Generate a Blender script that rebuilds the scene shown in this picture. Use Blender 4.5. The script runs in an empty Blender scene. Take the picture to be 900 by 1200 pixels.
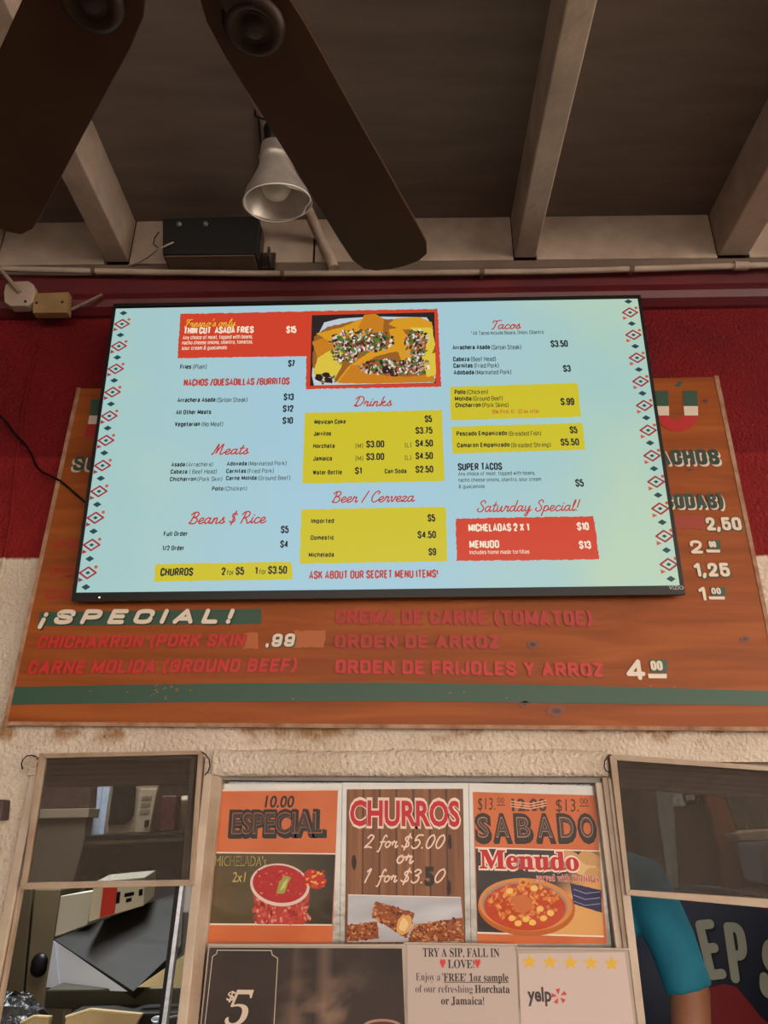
import bpy, bmesh, math, random
from mathutils import Vector, Matrix, Quaternion
random.seed(7)
SC = bpy.context.scene
COL = SC.collection
V = Vector

# ------------------------------------------------------------------ camera
CAMZ = 1.6
F = 850.0
PITCH, YAW, ROLL = .4136, .0186, .0025

def cam_axes():
    cp, sp = math.cos(PITCH), math.sin(PITCH)
    Z = Matrix.Rotation(YAW, 3, 'Z')
    fw, up, rt = Z @ V((0, cp, sp)), Z @ V((0, -sp, cp)), Z @ V((1, 0, 0))
    c, s = math.cos(ROLL), math.sin(ROLL)
    return c * rt + s * up, -s * rt + c * up, fw
RT, UP, FW = cam_axes()
EYE = V((0, 0, CAMZ))
cam = bpy.data.cameras.new('camera')
cam.sensor_fit = 'VERTICAL'; cam.sensor_height = 36.0; cam.lens = F / 1200 * 36.0
cam.clip_start = .02; cam.clip_end = 100
co = bpy.data.objects.new('camera', cam); COL.objects.link(co)
m4 = Matrix((RT, UP, -FW)).transposed().to_4x4(); m4.translation = EYE
co.matrix_world = m4
SC.camera = co

# ------------------------------------------------------------------ light
SC.view_settings.view_transform = 'Standard'
SC.view_settings.look = 'None'
SC.view_settings.gamma = 1.0
SC.view_settings.exposure = 0.0
SC.view_settings.use_curve_mapping = False
W = bpy.data.worlds.new('sky'); SC.world = W; W.use_nodes = True
bg = W.node_tree.nodes['Background']
bg.inputs[0].default_value = (1.0, .87, .75, 1); bg.inputs[1].default_value = 5.0

def area(name, loc, target, sx, sy, power, color):
    l = bpy.data.lights.new(name, 'AREA'); l.shape = 'RECTANGLE'; l.size = sx; l.size_y = sy
    l.energy = power; l.color = color
    o = bpy.data.objects.new(name, l); COL.objects.link(o)
    o.location = loc; o.rotation_euler = (V(target) - V(loc)).to_track_quat('-Z', 'Y').to_euler()
    return o
area('kitchen_tube_light', (-1.1, 2.6, 2.75), (-.9, 2.7, 0), .9, .25, 60, (.86, .93, 1.0))
area('kitchen_bulb_light', (1.5, 2.4, 2.75), (1.1, 2.4, 0), .3, .3, 14, (1.0, .9, .75))

# ------------------------------------------------------------------ helpers
def ray(px, py): return FW + RT * ((px - 450) / F) + UP * ((600 - py) / F)
def aty(px, py, Y):                       # point of the place seen there, at distance Y in front
    d = ray(px, py); return EYE + d * (Y / d.y)
def atz(px, py, z):
    d = ray(px, py); return EYE + d * ((z - CAMZ) / d.z)
def lin1(c):
    c = c / 255.0
    return c / 12.92 if c <= .04045 else ((c + .055) / 1.055) ** 2.4
def L(r, g, b): return (lin1(r), lin1(g), lin1(b), 1.0)

class MB:
    def __init__(self): self.v = []; self.f = []; self.s = []
    def add(self, vs, fs, smooth=False):
        b = len(self.v); self.v += [V(p) for p in vs]
        for f in fs: self.f.append([b + i for i in f]); self.s.append(smooth)
        return self
    def box(self, x0, y0, z0, x1, y1, z1):
        vs = [(x, y, z) for z in (z0, z1) for y in (y0, y1) for x in (x0, x1)]
        return self.add(vs, [(0, 2, 3, 1), (4, 5, 7, 6), (0, 1, 5, 4), (2, 6, 7, 3), (0, 4, 6, 2), (1, 3, 7, 5)])
    def prism(self, pts, off):
        pts = [V(p) for p in pts]; off = V(off); n = len(pts)
        # orientation: make outward
        nrm = V((0, 0, 0))
        for i in range(n): nrm += pts[i].cross(pts[(i + 1) % n])
        if nrm.dot(off) > 0: pts = pts[::-1]
        vs = pts + [p + off for p in pts]
        fs = [tuple(range(n)), tuple(range(2 * n - 1, n - 1, -1))]
        for i in range(n): j = (i + 1) % n; fs.append((j, i, n + i, n + j))
        return self.add(vs, fs)
    def px(self, quad, Y, thick):         # a board standing at distance Y with its real thickness
        return self.prism([aty(a, b, Y) for a, b in quad], (0, thick, 0))
    def tube(self, pts, r, n=10, cap=True):
        pts = [V(p) for p in pts]; rs = r if isinstance(r, (list, tuple)) else [r] * len(pts)
        vs = []; up = None
        for i, p in enumerate(pts):
            d = (pts[min(i + 1, len(pts) - 1)] - pts[max(i - 1, 0)]).normalized()
            if up is None:
                a = V((0, 0, 1)) if abs(d.z) < .9 else V((1, 0, 0)); up = (a - d * a.dot(d)).normalized()
            else: up = (up - d * up.dot(d)).normalized()
            w = d.cross(up)
            for k in range(n):
                t = 2 * math.pi * k / n
                vs.append(p + (up * math.cos(t) + w * math.sin(t)) * rs[i])
        fs = []
        for i in range(len(pts) - 1):
            for k in range(n):
                k2 = (k + 1) % n
                fs.append((i * n + k, i * n + k2, (i + 1) * n + k2, (i + 1) * n + k))
        self.add(vs, fs, True)
        if cap:
            self.add(vs[:n], [tuple(range(n - 1, -1, -1))]); self.add(vs[-n:], [tuple(range(n))])
        return self
    def lathe(self, prof, base, axis, n=28, sx=None):   # prof: (radius, height) along axis
        axis = V(axis).normalized(); base = V(base)
        a = V((0, 0, 1)) if abs(axis.z) < .9 else V((1, 0, 0))
        u = (a - axis * a.dot(axis)).normalized(); w = axis.cross(u)
        vs = []
        for r, h in prof:
            for k in range(n):
                t = 2 * math.pi * k / n
                rr = r if sx is None else r * sx(t, h)
                vs.append(base + axis * h + (u * math.cos(t) + w * math.sin(t)) * rr)
        fs = []
        for i in range(len(prof) - 1):
            for k in range(n):
                k2 = (k + 1) % n
                fs.append((i * n + k, i * n + k2, (i + 1) * n + k2, (i + 1) * n + k))
        return self.add(vs, fs, True)
    def build(self, name, mat, parent=None, bevel=0, solid=0):
        me = bpy.data.meshes.new(name)
        me.from_pydata([tuple(p) for p in self.v], [], self.f)
        me.polygons.foreach_set('use_smooth', self.s)
        me.materials.append(mat)
        o = bpy.data.objects.new(name, me); COL.objects.link(o)
        if parent: attach(o, parent)
        if solid:
            m = o.modifiers.new('solid', 'SOLIDIFY'); m.thickness = solid; m.offset = 0
        if bevel:
            m = o.modifiers.new('bevel', 'BEVEL'); m.width = bevel; m.segments = 2; m.limit_method = 'ANGLE'
        return o

def attach(o, p):
    o.parent = p
    w = Matrix.Identity(4); q = p; chain = []
    while q: chain.append(q); q = q.parent
    for q in reversed(chain): w = w @ (q.matrix_parent_inverse @ q.matrix_basis)
    o.matrix_parent_inverse = w.inverted()

def thing(name, loc, label, cat, group=None):
    o = bpy.data.objects.new(name, None); COL.objects.link(o)
    o.empty_display_size = .05; o.location = loc
    return tag(o, label, cat, group)
def tag(o, label=None, cat=None, group=None, kind=None):
    if label: o['label'] = label
    if cat: o['category'] = cat
    if group: o['group'] = group
    if kind: o['kind'] = kind
    return o
def struct(o): o['kind'] = 'structure'; return o

# ------------------------------------------------------------------ materials
def nd(t, typ, **kw):
    n = t.nodes.new(typ)
    for k, v in kw.items(): setattr(n, k, v)
    return n
def mat(name, col, rough=.6, metal=0, var=None, vscale=8, stretch=None, bump=0, bscale=60, spec=.5, detail=6, coat=0, emis=None):
    m = bpy.data.materials.new(name); m.use_nodes = True
    t = m.node_tree; p = t.nodes['Principled BSDF']
    p.inputs['Base Color'].default_value = col; p.inputs['Roughness'].default_value = rough
    p.inputs['Metallic'].default_value = metal; p.inputs['Specular IOR Level'].default_value = spec
    p.inputs['Coat Weight'].default_value = coat; p.inputs['Coat Roughness'].default_value = .12
    tc = nd(t, 'ShaderNodeTexCoord'); mp = nd(t, 'ShaderNodeMapping')
    t.links.new(tc.outputs['Object'], mp.inputs[0])
    if stretch: mp.inputs['Scale'].default_value = stretch
    if var:
        n = nd(t, 'ShaderNodeTexNoise'); n.inputs['Scale'].default_value = vscale; n.inputs['Detail'].default_value = detail
        t.links.new(mp.outputs[0], n.inputs['Vector'])
        r = nd(t, 'ShaderNodeValToRGB'); r.color_ramp.elements[0].position = .3; r.color_ramp.elements[1].position = .72
        r.color_ramp.elements[0].color = col; r.color_ramp.elements[1].color = var
        t.links.new(n.outputs['Fac'], r.inputs[0]); t.links.new(r.outputs[0], p.inputs['Base Color'])
    if bump:
        n2 = nd(t, 'ShaderNodeTexNoise'); n2.inputs['Scale'].default_value = bscale; n2.inputs['Detail'].default_value = 4
        t.links.new(mp.outputs[0], n2.inputs['Vector'])
        b = nd(t, 'ShaderNodeBump'); b.inputs['Strength'].default_value = bump; b.inputs['Distance'].default_value = .01
        t.links.new(n2.outputs['Fac'], b.inputs['Height']); t.links.new(b.outputs[0], p.inputs['Normal'])
    if emis:
        p.inputs['Emission Color'].default_value = emis[0]; p.inputs['Emission Strength'].default_value = emis[1]
    return m

def ink_mat(name, rough=.5, coat=0, emit=False, spec=.5, bump=0):
    m = bpy.data.materials.new(name); m.use_nodes = True
    t = m.node_tree; p = t.nodes['Principled BSDF']
    a = nd(t, 'ShaderNodeAttribute'); a.attribute_name = 'ink'
    p.inputs['Roughness'].default_value = rough; p.inputs['Coat Weight'].default_value = coat
    p.inputs['Coat Roughness'].default_value = .08; p.inputs['Specular IOR Level'].default_value = spec
    if emit:
        p.inputs['Base Color'].default_value = (.01, .01, .01, 1)
        t.links.new(a.outputs['Color'], p.inputs['Emission Color']); p.inputs['Emission Strength'].default_value = 1
    else: t.links.new(a.outputs['Color'], p.inputs['Base Color'])
    if bump:
        tc = nd(t, 'ShaderNodeTexCoord'); n2 = nd(t, 'ShaderNodeTexNoise'); n2.inputs['Scale'].default_value = 14
        t.links.new(tc.outputs['Object'], n2.inputs['Vector'])
        b = nd(t, 'ShaderNodeBump'); b.inputs['Strength'].default_value = bump; b.inputs['Distance'].default_value = .01
        t.links.new(n2.outputs['Fac'], b.inputs['Height'])
        t.links.new(b.outputs[0], p.inputs['Coat Normal'])
    return m

# ------------------------------------------------------------------ lettering
_cache = {}
def glyphs(s, bold=0.0, spacing=1.0):
    k = (s, bold, spacing)
    if k in _cache: return _cache[k]
    c = bpy.data.curves.new('lettering', 'FONT'); c.body = s; c.offset = bold; c.resolution_u = 3; c.space_character = spacing
    o = bpy.data.objects.new('lettering', c); COL.objects.link(o)
    bpy.context.view_layer.update()
    me = bpy.data.meshes.new_from_object(o.evaluated_get(bpy.context.evaluated_depsgraph_get()))
    vs = [(v.co.x, v.co.y) for v in me.vertices]; fs = [tuple(p.vertices) for p in me.polygons]
    bpy.data.objects.remove(o); bpy.data.curves.remove(c); bpy.data.meshes.remove(me)
    _cache[k] = (vs, fs); return vs, fs
CAP = max(v[1] for v in glyphs('H')[0])
def serif(s):
    out = ''
    for ch in s:
        if 'A' <= ch <= 'Z': out += chr(0x1D400 + ord(ch) - 65)
        elif 'a' <= ch <= 'z': out += chr(0x1D41A + ord(ch) - 97)
        elif '0' <= ch <= '9': out += chr(0x1D7CE + ord(ch) - 48)
        else: out += ch
    return out

# a handwritten brush script: strokes per letter, x-height .5, capital height 1
G = {
 'a': (.60, [[(.42,.40),(.30,.50),(.12,.42),(.03,.20),(.12,.02),(.27,.08),(.41,.32),(.44,.48)], [(.44,.48),(.39,.16),(.46,.01),(.60,.12)]]),
 'b': (.52, [[(.05,.45),(.22,.95),(.12,.95),(.06,.4),(.10,.05),(.26,.02),(.40,.25),(.30,.45),(.12,.35)], [(.36,.4),(.52,.38)]]),
 'c': (.46, [[(.38,.40),(.27,.50),(.10,.38),(.04,.16),(.16,.00),(.32,.04),(.48,.16)]]),
 'd': (.60, [[(.42,.38),(.30,.50),(.12,.42),(.03,.20),(.12,.02),(.27,.08),(.41,.34)], [(.54,.98),(.44,.45),(.40,.14),(.48,.01),(.60,.12)]]),
 'e': (.46, [[(.00,.16),(.20,.22),(.36,.36),(.28,.50),(.12,.42),(.04,.20),(.14,.01),(.30,.03),(.48,.16)]]),
 'f': (.40, [[(.42,.86),(.34,.98),(.22,.80),(.12,.1),(.04,-.30),(-.06,-.32)], [(.02,.42),(.38,.46)]]),
 'h': (.60, [[(.20,.98),(.12,.5),(.06,.0)], [(.06,.05),(.20,.40),(.34,.48),(.38,.32),(.36,.06),(.46,.0),(.60,.14)]]),
 'i': (.28, [[(.12,.48),(.07,.15),(.13,.01),(.28,.14)], [(.16,.68),(.18,.71)]]),
 'k': (.58, [[(.20,.98),(.12,.5),(.06,.0)], [(.09,.22),(.30,.48),(.38,.38),(.14,.24),(.30,.06),(.42,.0),(.58,.14)]]),
 'l': (.30, [[(.08,.35),(.24,.82),(.22,.98),(.12,.70),(.08,.15),(.15,.0),(.30,.14)]]),
 'm': (.86, [[(.10,.48),(.05,.0)], [(.05,.05),(.18,.40),(.30,.48),(.32,.30),(.28,.0)], [(.29,.05),(.42,.40),(.56,.48),(.60,.32),(.58,.06),(.68,.0),(.86,.14)]]),
 'n': (.60, [[(.10,.48),(.05,.0)], [(.05,.05),(.18,.40),(.32,.48),(.36,.32),(.33,.06),(.43,.0),(.60,.14)]]),
 'o': (.52, [[(.28,.50),(.12,.42),(.04,.20),(.14,.01),(.30,.06),(.40,.28),(.32,.47),(.26,.42),(.38,.36),(.52,.42)]]),
 'p': (.54, [[(.12,.48),(.04,.0),(-.04,-.40)], [(.05,.10),(.18,.42),(.34,.48),(.42,.28),(.32,.05),(.16,.02),(.08,.12)], [(.36,.1),(.54,.14)]]),
 'r': (.46, [[(.04,.20),(.12,.52),(.16,.42),(.32,.46),(.30,.30),(.28,.06),(.36,.0),(.46,.14)]]),
 's': (.42, [[(.00,.10),(.14,.32),(.24,.54),(.26,.36),(.32,.14),(.20,.0),(.06,.06)], [(.20,.0),(.42,.14)]]),
 't': (.36, [[(.22,.85),(.12,.30),(.12,.06),(.20,.0),(.36,.14)], [(.02,.56),(.36,.60)]]),
 'u': (.60, [[(.08,.48),(.04,.18),(.10,.01),(.24,.08),(.38,.46)], [(.40,.48),(.36,.14),(.44,.0),(.60,.14)]]),
 'v': (.50, [[(.04,.40),(.12,.48),(.14,.2),(.18,.01),(.34,.2),(.40,.48),(.50,.42)]]),
 'y': (.58, [[(.08,.48),(.05,.18),(.12,.02),(.26,.10),(.40,.46)], [(.42,.48),(.34,-.1),(.22,-.40),(.08,-.34),(.24,-.10),(.58,.14)]]),
 'z': (.46, [[(.04,.38),(.14,.48),(.36,.44),(.20,.22),(.04,.02),(.20,.06),(.32,.0),(.46,.12)]]),
 'B': (.72, [[(.26,.92),(.18,.45),(.08,.0)], [(.02,.78),(.18,.96),(.44,1.0),(.58,.84),(.48,.62),(.24,.54),(.50,.48),(.60,.26),(.46,.04),(.22,.0),(.02,.10)]]),
 'C': (.64, [[(.52,.74),(.60,.90),(.46,1.0),(.24,.84),(.08,.50),(.10,.14),(.28,.0),(.48,.08),(.66,.26)]]),
 'D': (.80, [[(.30,.90),(.20,.45),(.10,.06)], [(.04,.74),(.20,.96),(.48,1.0),(.70,.76),(.66,.36),(.44,.06),(.20,.0),(.04,.08),(.14,.14),(.34,.02)]]),
 'F': (.58, [[(.06,.74),(.14,.96),(.40,.90),(.66,1.0)], [(.36,.90),(.26,.40),(.14,.02),(.02,.06)], [(.14,.50),(.46,.54)]]),
 'M': (1.0, [[(.02,.06),(.10,.02),(.20,.40),(.34,1.0),(.36,.50),(.34,.10)], [(.34,.10),(.50,.60),(.70,1.0),(.68,.50),(.66,.10),(.76,.0),(.98,.20)]]),
 'R': (.78, [[(.26,.92),(.18,.45),(.08,.0)], [(.02,.76),(.18,.96),(.46,1.0),(.60,.80),(.48,.56),(.24,.48),(.42,.36),(.54,.06),(.64,.0),(.80,.16)]]),
 'S': (.62, [[(.56,.78),(.54,.96),(.36,1.0),(.20,.80),(.34,.58),(.50,.34),(.40,.06),(.18,.0),(.02,.16),(.10,.30)]]),
 'T': (.58, [[(.04,.72),(.12,.94),(.38,.92),(.74,1.0)], [(.40,.92),(.30,.40),(.20,.04),(.08,.0)]]),
 '$': (.60, [[(.50,.74),(.38,.88),(.18,.78),(.20,.58),(.40,.42),(.42,.18),(.24,.06),(.06,.18)], [(.36,1.06),(.24,-.12)]]),
 '/': (.46, [[(.44,1.0),(.06,-.02)]]),
 '!': (.34, [[(.26,1.0),(.14,.30)], [(.08,.02),(.10,.05)]]),
 "'": (.20, [[(.16,1.0),(.10,.80)]]),
 ' ': (.30, []),
 '2': (.55, [[(.08,.74),(.22,.96),(.42,.84),(.30,.46),(.04,.04),(.22,.08),(.46,.02)]]),
 '1': (.34, [[(.08,.78),(.24,.98),(.16,.4),(.10,.0)]]),
 '5': (.56, [[(.52,.96),(.24,.94),(.14,.56),(.32,.62),(.44,.38),(.32,.06),(.12,.0),(.02,.14)]]),
 '3': (.54, [[(.10,.82),(.26,.98),(.44,.82),(.30,.58),(.20,.54),(.40,.44),(.36,.12),(.18,.0),(.04,.12)]]),
 '0': (.56, [[(.34,.98),(.14,.80),(.05,.30),(.18,.0),(.36,.18),(.46,.66),(.34,.98)]]),
 '.': (.22, [[(.07,.02),(.09,.04)]]),
 'x': (.5, [[(.04,.46),(.2,.2),(.4,.0)], [(.42,.48),(.2,.22),(.0,.02)]]),
}
def catmull(p, n=6):
    if len(p) < 3: return list(p)
    q = [p[0]] + list(p) + [p[-1]]; out = []
    for i in range(1, len(q) - 2):
        a, b, c, d = q[i - 1], q[i], q[i + 1], q[i + 2]
        for k in range(n):
            t = k / n
            out.append(tuple(.5 * (2 * b[j] + (c[j] - a[j]) * t + (2 * a[j] - 5 * b[j] + 4 * c[j] - d[j]) * t * t
                                   + (3 * b[j] - a[j] - 3 * c[j] + d[j]) * t ** 3) for j in (0, 1)))
    out.append(p[-1]); return out
def script(s):
    strokes = []; x = 0
    for ch in s:
        adv, st = G[ch]
        for q in st:
            strokes.append([(px + x + .22 * py, py) for px, py in catmull(q)])
        x += adv
    return strokes

# a condensed sign-writer's sans: each letter as strokes; 'r' bends are rounded, 's' corners stay sharp
def _o(w): return ('r', [(w / 2, 0), (0, 0), (0, 1), (w, 1), (w, 0), (w / 2, 0)])
def _sc(st, fx, fy, ox=0, oy=0): return [(k, [(x * fx + ox, y * fy + oy) for x, y in p]) for k, p in st]
S_ = [('r', [(.44, .72), (.44, 1), (0, 1), (0, .58), (.44, .44), (.44, 0), (0, 0), (0, .28)])]
H = {
 'A': (.48, [('s', [(0, 0), (.24, 1), (.48, 0)]), ('s', [(.08, .28), (.40, .28)])]),
 'B': (.46, [('s', [(0, 0), (0, 1)]), ('r', [(0, 1), (.43, 1), (.43, .53), (0, .53)]), ('r', [(0, .53), (.46, .53), (.46, 0), (0, 0)])]),
 'C': (.44, [('r', [(.44, .68), (.44, 1), (0, 1), (0, 0), (.44, 0), (.44, .32)])]),
 'D': (.46, [('s', [(0, 0), (0, 1)]), ('r', [(0, 1), (.46, 1), (.46, 0), (0, 0)])]),
 'E': (.38, [('s', [(.38, 1), (0, 1), (0, 0), (.38, 0)]), ('s', [(0, .52), (.33, .52)])]),
 'F': (.36, [('s', [(.36, 1), (0, 1), (0, 0)]), ('s', [(0, .5), (.32, .5)])]),
 'G': (.46, [('r', [(.46, .70), (.46, 1), (0, 1), (0, 0), (.46, 0), (.46, .47)]), ('s', [(.46, .47), (.25, .47)])]),
 'H': (.46, [('s', [(0, 0), (0, 1)]), ('s', [(.46, 0), (.46, 1)]), ('s', [(0, .52), (.46, .52)])]),
 'I': (.0, [('s', [(0, 0), (0, 1)])]),
 'J': (.32, [('r', [(.32, 1), (.32, 0), (0, 0), (0, .25)])]),
 'K': (.46, [('s', [(0, 0), (0, 1)]), ('s', [(.45, 1), (.02, .38)]), ('s', [(.16, .60), (.47, 0)])]),
 'L': (.36, [('s', [(0, 1), (0, 0), (.36, 0)])]),
 'M': (.60, [('s', [(0, 0), (0, 1)]), ('s', [(0, 1), (.30, .12)]), ('s', [(.30, .12), (.60, 1)]), ('s', [(.60, 1), (.60, 0)])]),
 'N': (.48, [('s', [(0, 0), (0, 1)]), ('s', [(0, 1), (.48, 0)]), ('s', [(.48, 0), (.48, 1)])]),
 'O': (.46, [_o(.46)]), '0': (.44, [_o(.44)]),
 'P': (.44, [('s', [(0, 0), (0, 1)]), ('r', [(0, 1), (.44, 1), (.44, .44), (0, .44)])]),
 'Q': (.46, [_o(.46), ('s', [(.26, .2), (.50, -.06)])]),
 'R': (.46, [('s', [(0, 0), (0, 1)]), ('r', [(0, 1), (.44, 1), (.44, .48), (0, .48)]), ('s', [(.24, .48), (.46, 0)])]),
 'S': (.44, S_),
 'T': (.44, [('s', [(0, 1), (.44, 1)]), ('s', [(.22, 1), (.22, 0)])]),
 'U': (.46, [('r', [(0, 1), (0, 0), (.46, 0), (.46, 1)])]),
 'V': (.46, [('s', [(0, 1), (.23, 0)]), ('s', [(.23, 0), (.46, 1)])]),
 'W': (.66, [('s', [(0, 1), (.16, 0)]), ('s', [(.16, 0), (.33, .9)]), ('s', [(.33, .9), (.50, 0)]), ('s', [(.50, 0), (.66, 1)])]),
 'X': (.46, [('s', [(0, 0), (.46, 1)]), ('s', [(0, 1), (.46, 0)])]),
 'Y': (.46, [('s', [(0, 1), (.23, .46)]), ('s', [(.46, 1), (.23, .46)]), ('s', [(.23, .46), (.23, 0)])]),
 'Z': (.42, [('s', [(0, 1), (.42, 1)]), ('s', [(.42, 1), (0, 0)]), ('s', [(0, 0), (.42, 0)])]),
 '1': (.20, [('s', [(0, .80), (.20, 1)]), ('s', [(.20, 1), (.20, 0)])]),
 '2': (.42, [('r', [(0, .68), (0, 1), (.42, 1), (.42, .56), (0, .02)]), ('s', [(0, 0), (.42, 0)])]),
 '3': (.42, [('r', [(0, .76), (0, 1), (.42, 1), (.42, .54), (.16, .54)]), ('r', [(.16, .54), (.44, .54), (.44, 0), (0, 0), (0, .24)])]),
 '4': (.48, [('s', [(.36, 0), (.36, 1)]), ('s', [(.36, 1), (0, .24)]), ('s', [(0, .24), (.48, .24)])]),
 '5': (.42, [('s', [(.40, 1), (.03, 1), (.02, .50)]), ('r', [(.02, .52), (.10, .62), (.43, .62), (.43, 0), (0, 0), (0, .26)])]),
 '6': (.44, [('r', [(.44, .76), (.44, 1), (0, 1), (0, 0), (.44, 0), (.44, .58), (0, .58)])]),
 '7': (.40, [('s', [(0, 1), (.40, 1)]), ('s', [(.40, 1), (.12, 0)])]),
 '8': (.44, [('r', [(.22, .54), (.02, .54), (.02, 1), (.42, 1), (.42, .54), (.22, .54)]), ('r', [(.22, .54), (0, .54), (0, 0), (.44, 0), (.44, .54), (.22, .54)])]),
 '9': (.44, [('r', [(0, .24), (0, 0), (.44, 0), (.44, 1), (0, 1), (0, .42), (.44, .42)])]),
 '$': (.44, S_ + [('s', [(.22, 1.14), (.22, .94)]), ('s', [(.22, .06), (.22, -.14)])]),
 'a': (.36, [('r', [(.04, .56), (.04, .72), (.36, .72), (.36, 0)]), ('r', [(.36, .42), (0, .42), (0, 0), (.36, 0), (.36, .2)])]),
 'b': (.38, [('s', [(0, 0), (0, 1)]), ('r', [(0, .5), (0, .72), (.38, .72), (.38, 0), (0, 0), (0, .2)])]),
 'c': (.34, [('r', [(.34, .5), (.34, .72), (0, .72), (0, 0), (.34, 0), (.34, .22)])]),
 'd': (.38, [('s', [(.38, 0), (.38, 1)]), ('r', [(.38, .5), (.38, .72), (0, .72), (0, 0), (.38, 0), (.38, .2)])]),
 'e': (.36, [('r', [(.35, .18), (.35, 0), (0, 0), (0, .72), (.36, .72), (.36, .36), (0, .36)])]),
 'f': (.26, [('r', [(.28, 1), (.09, 1), (.09, 0)]), ('s', [(0, .70), (.24, .70)])]),
 'g': (.38, [('r', [(.38, .5), (.38, .72), (0, .72), (0, 0), (.38, 0), (.38, .2)]), ('r', [(.38, .72), (.38, -.26), (.04, -.26)])]),
 'h': (.36, [('s', [(0, 0), (0, 1)]), ('r', [(0, .45), (0, .72), (.36, .72), (.36, 0)])]),
 'i': (.0, [('s', [(0, 0), (0, .72)]), ('s', [(0, .88), (0, 1.0)])]),
 'j': (.14, [('r', [(.14, .72), (.14, -.26), (-.04, -.26)]), ('s', [(.14, .88), (.14, 1.0)])]),
 'k': (.36, [('s', [(0, 0), (0, 1)]), ('s', [(.34, .72), (.02, .28)]), ('s', [(.13, .42), (.37, 0)])]),
 'l': (.06, [('r', [(0, 1), (0, 0), (.08, 0)])]),
 'm': (.60, [('s', [(0, 0), (0, .72)]), ('r', [(0, .45), (0, .72), (.30, .72), (.30, 0)]), ('r', [(.30, .45), (.30, .72), (.60, .72), (.60, 0)])]),
 'n': (.36, [('s', [(0, 0), (0, .72)]), ('r', [(0, .45), (0, .72), (.36, .72), (.36, 0)])]),
 'o': (.38, _sc([_o(.38)], 1, .72)),
 'p': (.38, [('s', [(0, -.26), (0, .72)]), ('r', [(0, .5), (0, .72), (.38, .72), (.38, 0), (0, 0), (0, .2)])]),
 'q': (.38, [('s', [(.38, -.26), (.38, .72)]), ('r', [(.38, .5), (.38, .72), (0, .72), (0, 0), (.38, 0), (.38, .2)])]),
 'r': (.22, [('s', [(0, 0), (0, .72)]), ('r', [(0, .42), (0, .72), (.24, .70)])]),
 's': (.34, _sc(S_, .77, .72)),
 't': (.28, [('r', [(.11, 1.0), (.11, 0), (.30, 0)]), ('s', [(-.02, .70), (.30, .70)])]),
 'u': (.36, [('r', [(0, .72), (0, 0), (.36, 0), (.36, .3)]), ('s', [(.36, .72), (.36, 0)])]),
 'v': (.36, [('s', [(0, .72), (.18, 0)]), ('s', [(.18, 0), (.36, .72)])]),
 'w': (.54, [('s', [(0, .72), (.14, 0)]), ('s', [(.14, 0), (.27, .64)]), ('s', [(.27, .64), (.40, 0)]), ('s', [(.40, 0), (.54, .72)])]),
 'x': (.36, [('s', [(0, 0), (.36, .72)]), ('s', [(0, .72), (.36, 0)])]),
 'y': (.36, [('s', [(0, .72), (.18, 0)]), ('s', [(.36, .72), (.10, -.26)])]),
 'z': (.32, [('s', [(0, .72), (.32, .72)]), ('s', [(.32, .72), (0, 0)]), ('s', [(0, 0), (.32, 0)])]),
 '.': (.0, [('s', [(0, -.04), (0, .08)])]), ',': (.0, [('s', [(0, .08), (-.06, -.16)])]),
 '(': (.14, [('r', [(.14, 1.06), (0, .80), (0, .16), (.14, -.12)])]), ')': (.14, [('r', [(0, 1.06), (.14, .80), (.14, .16), (0, -.12)])]),
 '[': (.14, [('s', [(.14, 1.04), (0, 1.04), (0, -.08), (.14, -.08)])]), ']': (.14, [('s', [(0, 1.04), (.14, 1.04), (.14, -.08), (0, -.08)])]),
 '/': (.30, [('s', [(0, -.08), (.30, 1.06)])]), '-': (.24, [('s', [(0, .4), (.24, .4)])]),
 '!': (.0, [('s', [(0, .40), (0, 1)]), ('s', [(0, -.02), (0, .02)])]), '\u00a1': (.0, [('s', [(0, -.42), (0, .26)]), ('s', [(0, .70), (0, .74)])]),
 '*': (.26, [('s', [(.0, .72), (.26, .96)]), ('s', [(.0, .96), (.26, .72)])]), "'": (.0, [('s', [(0, .74), (0, 1)])]),
 '&': (.46, [('r', [(.46, .0), (.08, .66), (.08, 1), (.34, 1), (.34, .68), (0, .40), (0, 0), (.36, 0), (.44, .42)])]),
 '\u00a2': (.34, _sc([('r', [(.34, .5), (.34, .72), (0, .72), (0, 0), (.34, 0), (.34, .22)]), ('s', [(.17, .86), (.17, -.14)])], 1, 1)),
 ' ': (.16, []),
}
def soften(p, R):
    out = [p[0]]
    for i in range(1, len(p) - 1):
        a, b, c = p[i - 1], p[i], p[i + 1]
        la, lc = math.dist(a, b), math.dist(b, c)
        da, dc = min(R, la * (.5 if i > 1 else .98)), min(R, lc * (.5 if i < len(p) - 2 else .98))
        s0 = (b[0] + (a[0] - b[0]) * da / la, b[1] + (a[1] - b[1]) * da / la); s1 = (b[0] + (c[0] - b[0]) * dc / lc, b[1] + (c[1] - b[1]) * dc / lc)
        for k in range(6):
            t = k / 5; out.append(tuple(s0[j] * (1 - t) ** 2 + 2 * b[j] * t * (1 - t) + s1[j] * t * t for j in (0, 1)))
    out.append(p[-1]); return out
def sans_strokes(s, wd, gap=None):
    gap = wd * 1.0 + .12 if gap is None else gap
    out = []; x = 0
    for ch in s:
        adv, st = H[ch]
        for kind, p in st:
            q = soften(p, .22) if kind == 'r' else p
            out.append([(px + x, wd / 2 + py * (1 - wd)) for px, py in q])
        x += adv + (gap if ch != ' ' else wd * .6 + .06)
    return out

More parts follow.
